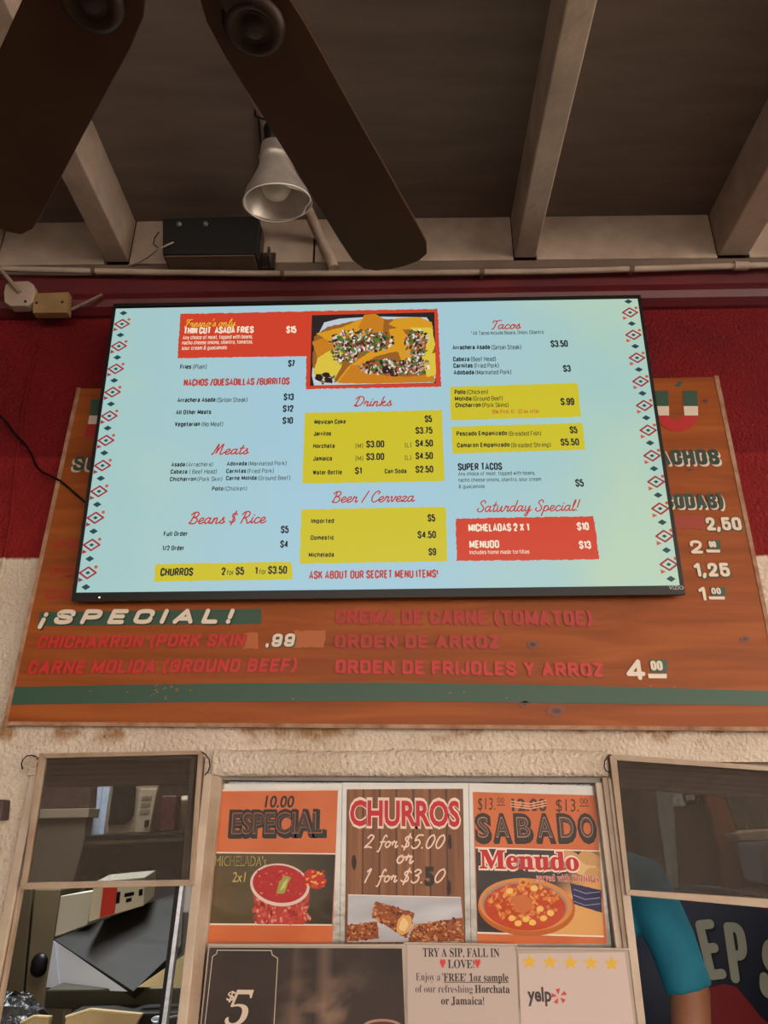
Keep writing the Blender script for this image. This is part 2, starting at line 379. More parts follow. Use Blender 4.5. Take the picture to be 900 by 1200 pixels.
class Ink:
    """flat print: coloured shapes on one plane, in the plane's own metres"""
    def __init__(self, O, u, v, step=.00018):
        self.O = V(O); self.u = V(u).normalized(); self.v = V(v).normalized(); self.n = self.u.cross(self.v)
        self.V = []; self.Fc = []; self.C = []; self.step = step
    def uv(self, p):                       # where the line of sight through the photo's point meets the plane
        d = ray(*p); t = (self.O - EYE).dot(self.n) / d.dot(self.n); w = EYE + d * t - self.O
        return (w.dot(self.u), w.dot(self.v))
    def pos(self, a, b, lay=0): return self.O + self.u * a + self.v * b + self.n * (lay * self.step)
    def raw(self, pts, faces, col, lay):
        b = len(self.V); self.V += [self.pos(x, y, lay) for x, y in pts]
        for i, f in enumerate(faces):
            self.Fc.append([b + k for k in f]); self.C.append(col if not isinstance(col, list) else col[i])
    def poly(self, pts, col, lay=1, px=True, wob=0):
        q = [self.uv(p) for p in pts] if px else list(pts)
        if wob:
            r = []
            for i in range(len(q)):
                a, b = q[i], q[(i + 1) % len(q)]
                n = max(2, int(math.dist(a, b) / .006))
                for k in range(n):
                    t = k / n
                    r.append((a[0] + (b[0] - a[0]) * t + random.uniform(-wob, wob), a[1] + (b[1] - a[1]) * t + random.uniform(-wob, wob)))
            q = r
        ar = sum(q[i][0] * q[(i + 1) % len(q)][1] - q[(i + 1) % len(q)][0] * q[i][1] for i in range(len(q)))
        if ar < 0: q = q[::-1]
        self.raw(q, [tuple(range(len(q)))], col, lay)
    def ell(self, c, rx, ry, col, lay=1, n=28, rot=0, wob=0):      # photo centre, radii in photo pixels
        pts = []
        for k in range(n):
            t = 2 * math.pi * k / n; w = 1 + random.uniform(-wob, wob)
            x, y = rx * math.cos(t) * w, ry * math.sin(t) * w
            pts.append((c[0] + x * math.cos(rot) - y * math.sin(rot), c[1] + x * math.sin(rot) + y * math.cos(rot)))
        self.poly(pts, col, lay)
    def ring(self, pts, w, col, lay=1):     # closed outline through photo points
        q = [self.uv(p) for p in pts]; self.stroke(q + [q[0]], w, col, lay)
    def grid(self, quad, nx, ny, fn, lay=0):
        q = [self.uv(p) for p in quad]     # tl tr br bl
        pts = []; cols = []
        for j in range(ny + 1):
            for i in range(nx + 1):
                s, t = i / nx, j / ny
                pts.append(tuple((q[0][k] * (1 - s) + q[1][k] * s) * (1 - t) + (q[3][k] * (1 - s) + q[2][k] * s) * t for k in (0, 1)))
        fs = []
        for j in range(ny):
            for i in range(nx):
                a = j * (nx + 1) + i
                fs.append((a + nx + 1, a + nx + 2, a + 1, a))
                cols.append([fn((i + dx) / nx, (j + dy) / ny) for dx, dy in ((0, 1), (1, 1), (1, 0), (0, 0))])
        self.raw(pts, fs, cols, lay)
    def stroke(self, q, w, col, lay=1, rnd=True):
        n = len(q); ls = []; rs = []
        if rnd and w > .0015:
            m = 8 if w < .006 else 14
            for i, c in enumerate(q):
                if i < n - 1:
                    d = q[i + 1]; l = math.dist(c, d)
                    if l > 1e-7:
                        nx, ny = -(d[1] - c[1]) / l * w / 2, (d[0] - c[0]) / l * w / 2
                        self.raw([(c[0] - nx, c[1] - ny), (d[0] - nx, d[1] - ny), (d[0] + nx, d[1] + ny), (c[0] + nx, c[1] + ny)], [(0, 1, 2, 3)], col, lay + (i % 3) * .02)
                self.raw([(c[0] + w / 2 * math.cos(t * 2 * math.pi / m), c[1] + w / 2 * math.sin(t * 2 * math.pi / m)) for t in range(m)], [tuple(range(m))], col, lay + .06 + (i % 4) * .02)
            return
        def un(a, b):
            l = math.dist(a, b) or 1; return ((b[0] - a[0]) / l, (b[1] - a[1]) / l)
        for i in range(n):
            d0 = un(q[max(i - 1, 0)], q[max(i, 1)]); d1 = un(q[min(i, n - 2)], q[min(i + 1, n - 1)])
            nx, ny = -(d0[1] + d1[1]), d0[0] + d1[0]; l = math.hypot(nx, ny) or 1; nx /= l; ny /= l
            m = w / 2 / max(.5, nx * -d1[1] + ny * d1[0])
            ls.append((q[i][0] + nx * m, q[i][1] + ny * m)); rs.append((q[i][0] - nx * m, q[i][1] - ny * m))
        for i in range(n - 1): self.raw([rs[i], rs[i + 1], ls[i + 1], ls[i]], [(0, 1, 2, 3)], col, lay + (i % 3) * .035)
        if rnd:
            for c in (q[0], q[-1]):
                pts = [(c[0] + w / 2 * math.cos(t * math.pi / 4), c[1] + w / 2 * math.sin(t * math.pi / 4)) for t in range(8)]
                self.raw(pts, [tuple(range(8))], col, lay + .08)
    def pxw(self, p, d):                    # size on the plane of d photo pixels about p
        a = self.uv((p[0] - d / 2, p[1])); b = self.uv((p[0] + d / 2, p[1])); return math.dist(a, b)
    def frame_at(self, x0, x1, y, y1, cap):
        a = self.uv((x0, y)); b = self.uv((x1, y1 if y1 is not None else y)); c = self.uv((x0, y - cap))
        ux, uy = b[0] - a[0], b[1] - a[1]; w = math.hypot(ux, uy); ux /= w; uy /= w
        h = abs(c[1] - a[1])
        return a, (ux, uy), w, h
    def text(self, s, x0, x1, y, cap, col, bold=0, lay=3, y1=None, shear=0, dx=0, dy=0, spacing=1.0, high=None):
        vs, fs = glyphs(s, bold, spacing)
        if y1 is None: a, U, w, h = self.frame_lvl(x0, x1, y, cap)
        else: a, U, w, h = self.frame_at(x0, x1, y, y1, cap)
        vs = [(x + shear * yy, yy) for x, yy in vs]
        mn = min(v[0] for v in vs); mx = max(v[0] for v in vs)
        sx = w / (mx - mn); sy = h / (high or CAP)
        ox, oy = self.pxw((x0, y), 1) * dx, -self.pxw((x0, y), 1) * dy
        pts = [(a[0] + ox + U[0] * (x - mn) * sx - U[1] * yy * sy, a[1] + oy + U[1] * (x - mn) * sx + U[0] * yy * sy) for x, yy in vs]
        self.raw(pts, fs, col, lay)
    def frame_lvl(self, x0, x1, y, cap):    # level line of writing along the plane's own u axis
        a = self.uv((x0, y)); b = self.uv((x1, y)); c = self.uv((x0, y - cap))
        return a, (1, 0), abs(b[0] - a[0]), abs(c[1] - a[1])
    def hand(self, s, x0, x1, y, cap, col, wd=.1, lay=3, y1=None):
        st = script(s)
        if y1 is None: a, U, w, h = self.frame_lvl(x0, x1, y, cap)
        else: a, U, w, h = self.frame_at(x0, x1, y, y1, cap)
        mn = min(p[0] for q in st for p in q); mx = max(p[0] for q in st for p in q)
        sx = w / (mx - mn)
        for i, q in enumerate(st):
            self.stroke([(a[0] + U[0] * (x - mn) * sx - U[1] * yy * h, a[1] + U[1] * (x - mn) * sx + U[0] * yy * h) for x, yy in q], wd * h, col, lay + (i % 5) * .16)
    def sans(self, s, x0, x1, y, cap, col, wd=.16, lay=3, y1=None, shear=0, rnd=False, dx=0, dy=0):
        st = sans_strokes(s, wd)
        if y1 is None: a, U, w, h = self.frame_lvl(x0, x1, y, cap)
        else: a, U, w, h = self.frame_at(x0, x1, y, y1, cap)
        mn = min(p[0] for q in st for p in q); mx = max(p[0] for q in st for p in q)
        sx = (w - wd * h) / max(mx - mn, 1e-6) if mx - mn > .05 else h
        k_ = self.pxw((x0, y), 1); ox, oy = k_ * dx, -k_ * dy
        for i, q in enumerate(st):
            r = []
            for x, yy in q:
                X = (x - mn) * sx + wd * h / 2 + shear * yy * h; Y = yy * h
                r.append((a[0] + ox + U[0] * X - U[1] * Y, a[1] + oy + U[1] * X + U[0] * Y))
            self.stroke(r, wd * h, col, lay + (i % 5) * .14, rnd)
    def build(self, name, m, parent=None):
        me = bpy.data.meshes.new(name)
        me.from_pydata([tuple(p) for p in self.V], [], self.Fc)
        at = me.color_attributes.new('ink', 'FLOAT_COLOR', 'CORNER')
        flat = []
        for f, c in zip(self.Fc, self.C):
            for k in range(len(f)): flat += list(c[k] if isinstance(c, list) else c)
        at.data.foreach_set('color', flat)
        me.materials.append(m)
        o = bpy.data.objects.new(name, me); COL.objects.link(o)
        if parent: attach(o, parent)
        return o

def hash2(i, j, s=0):
    x = math.sin(i * 127.1 + j * 311.7 + s * 74.7) * 43758.5453
    return x - math.floor(x)
def vnoise(x, y, s=0):
    i, j = math.floor(x), math.floor(y); fx, fy = x - i, y - j
    fx = fx * fx * (3 - 2 * fx); fy = fy * fy * (3 - 2 * fy)
    a = hash2(i, j, s) * (1 - fx) + hash2(i + 1, j, s) * fx; b = hash2(i, j + 1, s) * (1 - fx) + hash2(i + 1, j + 1, s) * fx
    return a * (1 - fy) + b * fy
def fbm(x, y, s=0): return .55 * vnoise(x, y, s) + .3 * vnoise(2.1 * x, 2.1 * y, s + 1) + .15 * vnoise(4.3 * x, 4.3 * y, s + 2)
def mixc(a, b, t): t = max(0, min(1, t)); return tuple(a[k] * (1 - t) + b[k] * t for k in range(3)) + (1,)

# ================================================================== SETTING
YW = 1.7            # face of the wall
ZC = CAMZ + 1.72    # ceiling
z_split = aty(450, 653, YW).z
z_touch = aty(40, 536, YW).z

def wall_material():
    m = bpy.data.materials.new('painted_stucco'); m.use_nodes = True
    t = m.node_tree; p = t.nodes['Principled BSDF']; p.inputs['Roughness'].default_value = .8; p.inputs['Specular IOR Level'].default_value = .15
    tc = nd(t, 'ShaderNodeTexCoord'); sp = nd(t, 'ShaderNodeSeparateXYZ'); t.links.new(tc.outputs['Object'], sp.inputs[0])
    def noise(sc, det=5):
        n = nd(t, 'ShaderNodeTexNoise'); n.inputs['Scale'].default_value = sc; n.inputs['Detail'].default_value = det
        t.links.new(tc.outputs['Object'], n.inputs['Vector']); return n.outputs['Fac']
    def math_(op, a, b=None):
        n = nd(t, 'ShaderNodeMath', operation=op)
        for i, x in enumerate((a, b)):
            if x is None: continue
            if isinstance(x, (int, float)): n.inputs[i].default_value = x
            else: t.links.new(x, n.inputs[i])
        return n.outputs[0]
    def mix(f, a, b):
        n = nd(t, 'ShaderNodeMix', data_type='RGBA')
        t.links.new(f, n.inputs[0])
        for i, x in ((6, a), (7, b)):
            if isinstance(x, tuple): n.inputs[i].default_value = x
            else: t.links.new(x, n.inputs[i])
        return n.outputs[2]
    def ramp(x, a, b):
        n = nd(t, 'ShaderNodeMapRange'); n.inputs[1].default_value = a; n.inputs[2].default_value = b
        t.links.new(x, n.inputs[0]); return n.outputs[0]
    zw = math_('ADD', sp.outputs[2], math_('MULTIPLY', math_('SUBTRACT', noise(40), .5), .012))
    white = mix(ramp(noise(5), .35, .7), L(212, 196, 178), L(194, 176, 156))
    white = mix(ramp(noise(70, 3), .62, .75), white, L(176, 154, 132))
    # brown peeled patches just under the painted board
    zb = aty(450, 852, YW).z
    near = math_('SUBTRACT', 1.0, ramp(math_('ABSOLUTE', math_('SUBTRACT', sp.outputs[2], zb - .012)), .006, .030))
    patch = math_('MULTIPLY', near, ramp(noise(11), .50, .60))
    white = mix(patch, white, L(158, 122, 88))
    red = mix(ramp(noise(6), .3, .7), L(114, 21, 24), L(95, 17, 21))
    fresh = mix(ramp(noise(6), .3, .7), L(134, 32, 30), L(115, 25, 26))
    red = mix(ramp(zw, z_touch + .004, z_touch - .004), red, fresh)
    fleck = ramp(noise(120, 2), .72, .78)
    red = mix(fleck, red, L(190, 110, 95))
    col = mix(ramp(zw, z_split - .003, z_split + .003), white, red)
    t.links.new(col, p.inputs['Base Color'])
    b = nd(t, 'ShaderNodeBump'); b.inputs['Strength'].default_value = .6; b.inputs['Distance'].default_value = .012
    n2 = nd(t, 'ShaderNodeTexVoronoi'); n2.inputs['Scale'].default_value = 120; t.links.new(tc.outputs['Object'], n2.inputs['Vector'])
    hgt = math_('ADD', noise(100, 6), math_('MULTIPLY', n2.outputs['Distance'], .35))
    t.links.new(hgt, b.inputs['Height']); t.links.new(b.outputs[0], p.inputs['Normal'])
    return m
M = {}
M['wall'] = wall_material()
M['ceiling'] = mat('ceiling_plywood', L(122, 106, 95), .8, var=L(104, 90, 80), vscale=3, stretch=(1, 6, 1), bump=.2, bscale=50)
M['beam'] = mat('old_white_paint', L(180, 158, 140), .65, var=L(146, 126, 110), vscale=9, bump=.25, bscale=35)
M['beam_side'] = M['beam']
M['alu'] = mat('painted_aluminium', L(196, 176, 156), .42, var=L(168, 146, 124), vscale=12, bump=.08, bscale=60)
M['alu_tan'] = mat('tan_screen_frame', L(172, 150, 128), .5, var=L(146, 118, 92), vscale=14, bump=.1, bscale=60)
M['black'] = mat('black_plastic', L(10, 9, 9), .4, spec=.25)
M['flat_black'] = mat('matte_black', L(20, 18, 17), .7)
M['redpaint'] = mat('red_gloss_paint', L(96, 24, 28), .45, var=L(78, 19, 24), vscale=7, bump=.15, bscale=30)
M['conc'] = mat('patio_concrete', L(62, 57, 52), .9, var=L(54, 50, 46), vscale=2)
M['kwall'] = mat('kitchen_wall', L(74, 60, 48), .7, var=L(58, 46, 38), vscale=3)
M['steel'] = mat('brushed_steel', L(200, 205, 212), .35, 0.85, var=L(170, 175, 184), vscale=6, stretch=(1, 1, 20))
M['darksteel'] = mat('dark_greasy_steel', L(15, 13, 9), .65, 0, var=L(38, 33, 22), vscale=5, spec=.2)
M['gold'] = mat('foil', L(190, 180, 150), .3, .8)

xl, xr = -3.4, 3.4
wy0, wy1 = YW, YW + .05
def wp(px, py): p = aty(px, py, YW); return p.x, p.z
# openings (x0, x1, z0, z1)
zs = .92
ztop_s = aty(140, 888, YW).z
op_l = (aty(40, 905, YW).x, aty(240, 905, YW).x - .002, zs, ztop_s)
op_c = (aty(252, 912, YW).x, aty(709, 912, YW).x, zs, aty(450, 908, YW).z)
op_r = (aty(721, 905, YW).x, aty(721, 905, YW).x + .42, zs, aty(800, 893, YW).z)
xs_ = sorted({xl, xr, op_l[0], op_l[1], op_c[0], op_c[1], op_r[0], op_r[1]})
zsx = sorted({0, ZC, zs, op_l[3], op_c[3], op_r[3]})
w = MB(); NX, NZ = len(xs_) - 1, len(zsx) - 1
def solid(i, j):
    if not (0 <= i < NX and 0 <= j < NZ): return False
    cx = (xs_[i] + xs_[i + 1]) / 2; cz = (zsx[j] + zsx[j + 1]) / 2
    return not any(o[0] < cx < o[1] and o[2] < cz < o[3] for o in (op_l, op_c, op_r))
for i in range(NX):
    for j in range(NZ):
        if not solid(i, j): continue
        x0, x1, z0, z1 = xs_[i], xs_[i + 1], zsx[j], zsx[j + 1]
        w.add([(x, y, z) for z in (z0, z1) for y in (wy0, wy1) for x in (x0, x1)],
              [(0, 1, 5, 4), (2, 6, 7, 3)] + ([] if solid(i - 1, j) else [(0, 4, 6, 2)]) + ([] if solid(i + 1, j) else [(1, 3, 7, 5)])
              + ([] if solid(i, j - 1) else [(0, 2, 3, 1)]) + ([] if solid(i, j + 1) else [(4, 5, 7, 6)]))
struct(w.build('wall_front', M['wall']))
struct(MB().box(xl, -3.8, ZC, xr, YW + .05, ZC + .06).build('ceiling', M['ceiling']))
struct(MB().box(-9, -14, -.1, 9, YW + .05, 0).build('floor', M['conc']))
struct(MB().box(-2.1, -3.8, 0, -2.0, YW, ZC).build('left_light_block', M['kwall']))  # unseen wall, added to block light and darken the left side
# kitchen shell behind the serving windows
KB = 4.3
struct(MB().box(xl, wy1, -.1, xr, KB, 0).build('floor_kitchen', mat('quarry_tile', L(90, 50, 38), .6)))
struct(MB().box(xl, wy1, 2.8, xr, KB, 2.86).build('ceiling_kitchen', mat('kitchen_ceiling', L(120, 112, 100), .8)))
struct(MB().box(xl, KB, 0, xr, KB + .1, 2.86).build('wall_kitchen_back', M['kwall']))
struct(MB().box(xl - .1, wy1, 0, xl, KB, 2.86).build('wall_kitchen_left', M['kwall']))
struct(MB().box(xr, wy1, 0, xr + .1, KB, 2.86).build('wall_kitchen_right', M['kwall']))

# roof beams running out from the wall
zb_ = CAMZ + 1.56
tn = [0]
def beam(x0, x1, name='trim', y0=-3.8, zlow=zb_):
    tn[0] += 1
    return struct(MB().box(x0, y0, zlow, x1, YW - .02, ZC).build('trim_%d' % tn[0], M['beam'], bevel=.004))
bc = aty(614, 310, YW).x
beam(bc - .032, bc + .032)
bl = -.835; beam(bl - .036, bl + .036)
bm_ = aty(388, 300, YW).x; bm_ = aty(369, 300, YW).x
br_ = aty(852, 300, YW).x; beam(br_ - .04, br_ + .05)
beam(-1.31, -1.20)
bx = [(-1.20, bl - .036), (bl + .036, bm_ - .001), (bm_ + .001, bc - .032), (bc + .032, br_ - .04), (br_ + .05, 2.2), (-2.0, -1.31)]
zlo = CAMZ + 1.545
for a, b in bx:
    tn[0] += 1
    struct(MB().box(a + .002, YW - .024, zlo + .006, b - .002, YW, ZC).build('trim_%d' % tn[0], M['beam'], bevel=.002))
tn[0] += 1
struct(MB().box(-2.2, YW - .02, CAMZ + 1.505, 2.2, YW, zlo + .006).build('trim_%d' % tn[0], mat('grey_brown_batten', L(112, 94, 80), .7, var=L(92, 76, 66), vscale=8)))
# nail heads on the blocking belong to the blocking; red ledger below
tn[0] += 1
led = MB()
pl = [aty(-160, 327, YW - .03), aty(1060, 322, YW - .03)]
prof = [(0, 1.512), (-.028, 1.508), (-.032, 1.49), (-.026, 1.44), (-.034, 1.425), (-.042, 1.405), (-.034, 1.385), (-.012, 1.372), (0, 1.37)]
vs = []; n = len(prof)
for x, dz in ((-2.2, -.012), (2.2, .022)):
    for dy, z in prof: vs.append((x, YW + dy, CAMZ + z + dz))
led.add(vs, [(i, i + 1, n + i + 1, n + i) for i in range(n - 1)] + [tuple(range(n - 1, -1, -1)), tuple(range(n, 2 * n))])
struct(led.build('trim_%d' % tn[0], M['redpaint']))
# stucco lip over the middle window
tn[0] += 1
lip = MB(); vs = []
prof = [(0, .046), (-.010, .040), (-.016, .026), (-.012, .012), (-.016, .004), (-.012, -.006), (0, -.008)]
n = len(prof)
xa, xb = op_c[0] - .005, op_c[1] + .004
for k in range(25):
    x = xa + (xb - xa) * k / 24
    for dy, z in prof: vs.append((x, YW + dy * (1 + .3 * vnoise(k * .9, 0)), op_c[3] + z * (1 + .15 * vnoise(k * .7, 5)) + .004))
lip.add(vs, [(k * n + i, k * n + i + 1, (k + 1) * n + i + 1, (k + 1) * n + i) for k in range(24) for i in range(n - 1)], True)
struct(lip.build('trim_%d' % tn[0], M['wall']))

# ================================================================== WINDOWS
def glass_mat():
    m = bpy.data.materials.new('window_glass'); m.use_nodes = True; t = m.node_tree
    t.nodes.remove(t.nodes['Principled BSDF']); out = t.nodes['Material Output']
    tr = nd(t, 'ShaderNodeBsdfTransparent'); tr.inputs[0].default_value = (.92, .93, .9, 1)
    gl = nd(t, 'ShaderNodeBsdfGlossy'); gl.inputs['Roughness'].default_value = .02
    fr = nd(t, 'ShaderNodeFresnel'); fr.inputs[0].default_value = 1.45
    mx = nd(t, 'ShaderNodeMixShader')
    t.links.new(fr.outputs[0], mx.inputs[0]); t.links.new(tr.outputs[0], mx.inputs[1]); t.links.new(gl.outputs[0], mx.inputs[2])
    t.links.new(mx.outputs[0], out.inputs[0]); return m
def mesh_mat():
    m = bpy.data.materials.new('fly_screen_mesh'); m.use_nodes = True; t = m.node_tree
    p = t.nodes['Principled BSDF']; p.inputs['Base Color'].default_value = L(62, 52, 43); p.inputs['Roughness'].default_value = .8
    out = t.nodes['Material Output']; tr = nd(t, 'ShaderNodeBsdfTransparent'); mx = nd(t, 'ShaderNodeMixShader')
    tc = nd(t, 'ShaderNodeTexCoord'); mp = nd(t, 'ShaderNodeMapping'); t.links.new(tc.outputs['Object'], mp.inputs[0])
    facs = []
    for d in ('X', 'Z'):
        wv = nd(t, 'ShaderNodeTexWave', wave_type='BANDS', bands_direction=d); wv.inputs['Scale'].default_value = 190
        t.links.new(mp.outputs[0], wv.inputs[0]); facs.append(wv.outputs['Fac'])
    mm = nd(t, 'ShaderNodeMath', operation='MAXIMUM'); t.links.new(facs[0], mm.inputs[0]); t.links.new(facs[1], mm.inputs[1])
    mr = nd(t, 'ShaderNodeMapRange'); mr.inputs[1].default_value = .45; mr.inputs[2].default_value = .95; mr.inputs[3].default_value = .18; mr.inputs[4].default_value = .72
    t.links.new(mm.outputs[0], mr.inputs[0])
    t.links.new(mr.outputs[0], mx.inputs[0]); t.links.new(tr.outputs[0], mx.inputs[1]); t.links.new(p.outputs[0], mx.inputs[2])
    t.links.new(mx.outputs[0], out.inputs[0]); return m
M['glass'] = glass_mat(); M['mesh'] = mesh_mat()
def seg(mb, a, b, w0, w1, Y, th):          # bar between two photo points, widths given by its two sides
    mb.px([a, b, (b[0] + w1, b[1]), (a[0] + w0, a[1])], Y, th)
ZB = 1330                                   # how far below the frame the jambs run (photo rows)
def down(a, b, y):                          # extend a jamb line to another row
    return (a[0] + (b[0] - a[0]) * (y - a[1]) / (b[1] - a[1]), y)

# left window
w1 = struct(bpy.data.objects.new('window_1', None)); COL.objects.link(w1); w1.location = ((op_l[0] + op_l[1]) / 2, YW, zs)
a, b = (36, 903), (9.5, 1035); a2, b2 = (46, 903), (20.4, 1035)
MB().px([a, a2, down(a2, b2, ZB), down(a, b, ZB)], YW - .012, .024).build('jamb', M['alu'], w1, bevel=.0015)
MB().px([(23.8, 1030), (27.5, 1030), down((25.2, 1043), (2.7, 1168), ZB), down((21.5, 1043), (-1, 1168), ZB)], YW - .004, .012).build('jamb', M['alu_tan'], w1)
a, b = (239, 907), (207, 1200); a2, b2 = (248, 907), (218.5, 1200)
MB().px([a, a2, down(a2, b2, ZB), down(a, b, ZB)], YW - .014, .09).build('jamb', M['alu'], w1, bevel=.0015)
MB().px([(40, 880), (240, 877), (240, 884), (40, 888)], YW + .03, .05).build('head', M['alu_tan'], w1)
sc1 = MB()
o_, i_ = [(46, 883), (237, 879.5), (227, 1038), (23.5, 1042.5)], [(53, 888.5), (232, 884.3), (221.5, 1031), (30.5, 1034.5)]
for k in range(4):
    j = (k + 1) % 4; sc1.px([o_[k], o_[j], i_[j], i_[k]], YW - .022, .016)
s1 = sc1.build('screen_frame', M['alu_tan'], w1, bevel=.001)
MB().px([(51, 887), (233, 883), (223, 1033), (29, 1036)], YW - .014, .0006).build('screen_mesh', M['mesh'], s1)
MB().px([(224, 885), (229, 885), (217.5, 1033), (212, 1033)], YW + .012, .02).build('sash_edge', M['alu'], w1)
MB().px([(211, 1036), (215, 1036), down((211, 1040), (193, 1200), ZB), down((206, 1040), (187.5, 1200), ZB)], YW + .012, .02).build('sash_edge', M['steel'], w1)
MB().px([(205.5, 1036), (210.5, 1036), down((206, 1040), (187.5, 1200), ZB), down((202, 1040), (184, 1200), ZB)], YW + .02, .03).build('sash_gasket', M['black'], w1)
MB().px([(213, 1036), (228, 1036), down((225, 1040), (207, 1200), ZB), down((211, 1040), (193, 1200), ZB)], YW + .022, .004).build('sash_pane', M['glass'], w1)

# middle window
w2 = struct(bpy.data.objects.new('window_2', None)); COL.objects.link(w2); w2.location = ((op_c[0] + op_c[1]) / 2, YW, zs)
a, b = (248, 905), (217, 1200); a2, b2 = (259.5, 912), (232, 1200)
MB().px([a, a2, down(a2, b2, ZB), down(a, b, ZB)], YW - .008, .1).build('jamb', M['alu_tan'], w2, bevel=.0015)
MB().px([(697.5, 917), (705.5, 917), down((705.5, 917), (742, 1200), ZB), down((697.5, 917), (733, 1200), ZB)], YW - .004, .08).build('jamb', M['alu'], w2, bevel=.0015)
MB().px([(705.5, 911), (713, 911), down((713, 911), (746, 1200), ZB), down((705.5, 911), (741.5, 1200), ZB)], YW - .010, .1).build('jamb', M['alu_tan'], w2, bevel=.0015)
MB().px([(250, 908.5), (708, 910.5), (708, 917.5), (250, 914)], YW + .004, .04).build('head', mat('grey_alu', L(128, 120, 110), .4, var=L(90, 84, 78), vscale=14), w2)
MB().px([(252, 911), (700, 915), down((700, 915), (735, 1200), ZB), down((252, 911), (225, 1200), ZB)], YW + .032, .004).build('pane', M['glass'], w2)

# right window
w3 = struct(bpy.data.objects.new('window_3', None)); COL.objects.link(w3); w3.location = ((op_r[0] + op_r[1]) / 2, YW, zs)
a, b = (712.5, 912), (747, 1200); a2, b2 = (722.5, 912), (757, 1200)
MB().px([a, a2, down(a2, b2, ZB), down(a, b, ZB)], YW - .014, .09).build('jamb', M['alu'], w3, bevel=.0015)
MB().px([(714, 880), (960, 896), (960, 906), (714, 889)], YW + .03, .05).build('head', M['alu_tan'], w3)
MB().box(op_r[1] - .004, YW - .014, zs - .3, op_r[1] + .02, YW + .06, op_r[3] + .01).build('jamb', M['alu'], w3, bevel=.0015)
o_, i_ = [(714, 883.5), (960, 902.3), (962, 1070), (734, 1049)], [(723, 891), (950, 907), (952, 1057), (738.5, 1042.5)]
sc3 = MB()
for k in range(4):
    j = (k + 1) % 4; sc3.px([o_[k], o_[j], i_[j], i_[k]], YW - .022, .016)
s3 = sc3.build('screen_frame', M['alu_tan'], w3, bevel=.001)
MB().px([(721, 889), (952, 905), (954, 1060), (737, 1044)], YW - .014, .0006).build('screen_mesh', M['mesh'], s3)

# ================================================================== MENU BOARD (painted wood)
YB = YW - .023
def wood_mat(name, c1, c2, c3):
    m = bpy.data.materials.new(name); m.use_nodes = True; t = m.node_tree; p = t.nodes['Principled BSDF']
    p.inputs['Roughness'].default_value = .5; p.inputs['Specular IOR Level'].default_value = .25
    tc = nd(t, 'ShaderNodeTexCoord'); mp = nd(t, 'ShaderNodeMapping'); mp.inputs['Scale'].default_value = (1.2, 1, 14)
    t.links.new(tc.outputs['Object'], mp.inputs[0])
    n = nd(t, 'ShaderNodeTexNoise'); n.inputs['Scale'].default_value = 2.2; n.inputs['Detail'].default_value = 8; n.inputs['Distortion'].default_value = .7
    t.links.new(mp.outputs[0], n.inputs['Vector'])
    r = nd(t, 'ShaderNodeValToRGB'); r.color_ramp.elements[0].position = .3; r.color_ramp.elements[0].color = c1
    r.color_ramp.elements[1].position = .75; r.color_ramp.elements[1].color = c2
    e = r.color_ramp.elements.new(.52); e.color = c3
    t.links.new(n.outputs['Fac'], r.inputs[0]); t.links.new(r.outputs[0], p.inputs['Base Color'])
    b = nd(t, 'ShaderNodeBump'); b.inputs['Strength'].default_value = .12; b.inputs['Distance'].default_value = .004
    t.links.new(n.outputs['Fac'], b.inputs['Height']); t.links.new(b.outputs[0], p.inputs['Normal'])
    return m
M['board'] = wood_mat('stained_sign_wood', L(128, 62, 18), L(162, 86, 32), L(146, 73, 23))
board = thing('menu_board', aty(460, 850, YB), 'large hand-painted orange wooden menu board on the wall, half hidden by the television', 'sign')
bq = [(90.5, 455), (841, 441), (927, 856), (3, 848.5)]
MB().px(bq, YB, .02).build('panel', M['board'], board, bevel=.004)
MB().px([(90, 454), (94.5, 454.5), (8, 848), (3, 848)], YB - .0015, .004).build('worn_edge', mat('worn_paint_edge', L(176, 140, 112), .8, var=L(130, 80, 50), vscale=30), board)
MB().px([(837, 440), (842, 440), (928, 856), (923, 856)], YB - .0015, .004).build('worn_edge', bpy.data.materials['worn_paint_edge'], board)
MB().px([(3, 845.5), (927, 852), (928, 857), (2, 850)], YB - .0015, .004).build('worn_edge', bpy.data.materials['worn_paint_edge'], board)
bk = Ink((0, YB - .0006, 2), (1, 0, 0), (0, 0, 1), .0006)
GRN, WHT, RED, RED2 = L(44, 76, 58), L(222, 206, 186), L(188, 36, 24), L(170, 38, 22)
# two shades of patched stain and the knots
for q, c in (([(287, 741), (303, 741), (302, 760), (285, 760)], L(172, 88, 36)), ([(345, 739), (382, 739), (380, 759), (342, 759)], L(172, 88, 36)),
             ([(790, 605), (826, 604), (826, 620), (792, 620)], L(150, 50, 26))):
    bk.poly(q, c, 1, wob=.002)
for x, y, rx, ry in ((624, 755.5, 7, 5.5), (652, 833, 11, 7), (873, 749, 6, 4), (517, 755, 3, 3), (615, 825, 6, 3.5), (826, 470, 5, 3), (808, 551, 4, 2)):
    bk.ell((x, y), rx, ry, L(118, 56, 24), 1, 18, wob=.15); bk.ell((x, y), rx * .45, ry * .45, L(76, 34, 18), 2, 12, wob=.2)
bk.poly([(46.5, 717.5), (306, 713.5), (306, 731), (45, 733.5)], GRN, 1, wob=.0008)
bk.poly([(14.5, 805), (250, 801), (450, 799.8), (700, 804), (913, 810), (916, 827), (700, 824.5), (450, 821.5), (250, 822.5), (10.5, 826)], GRN, 1)
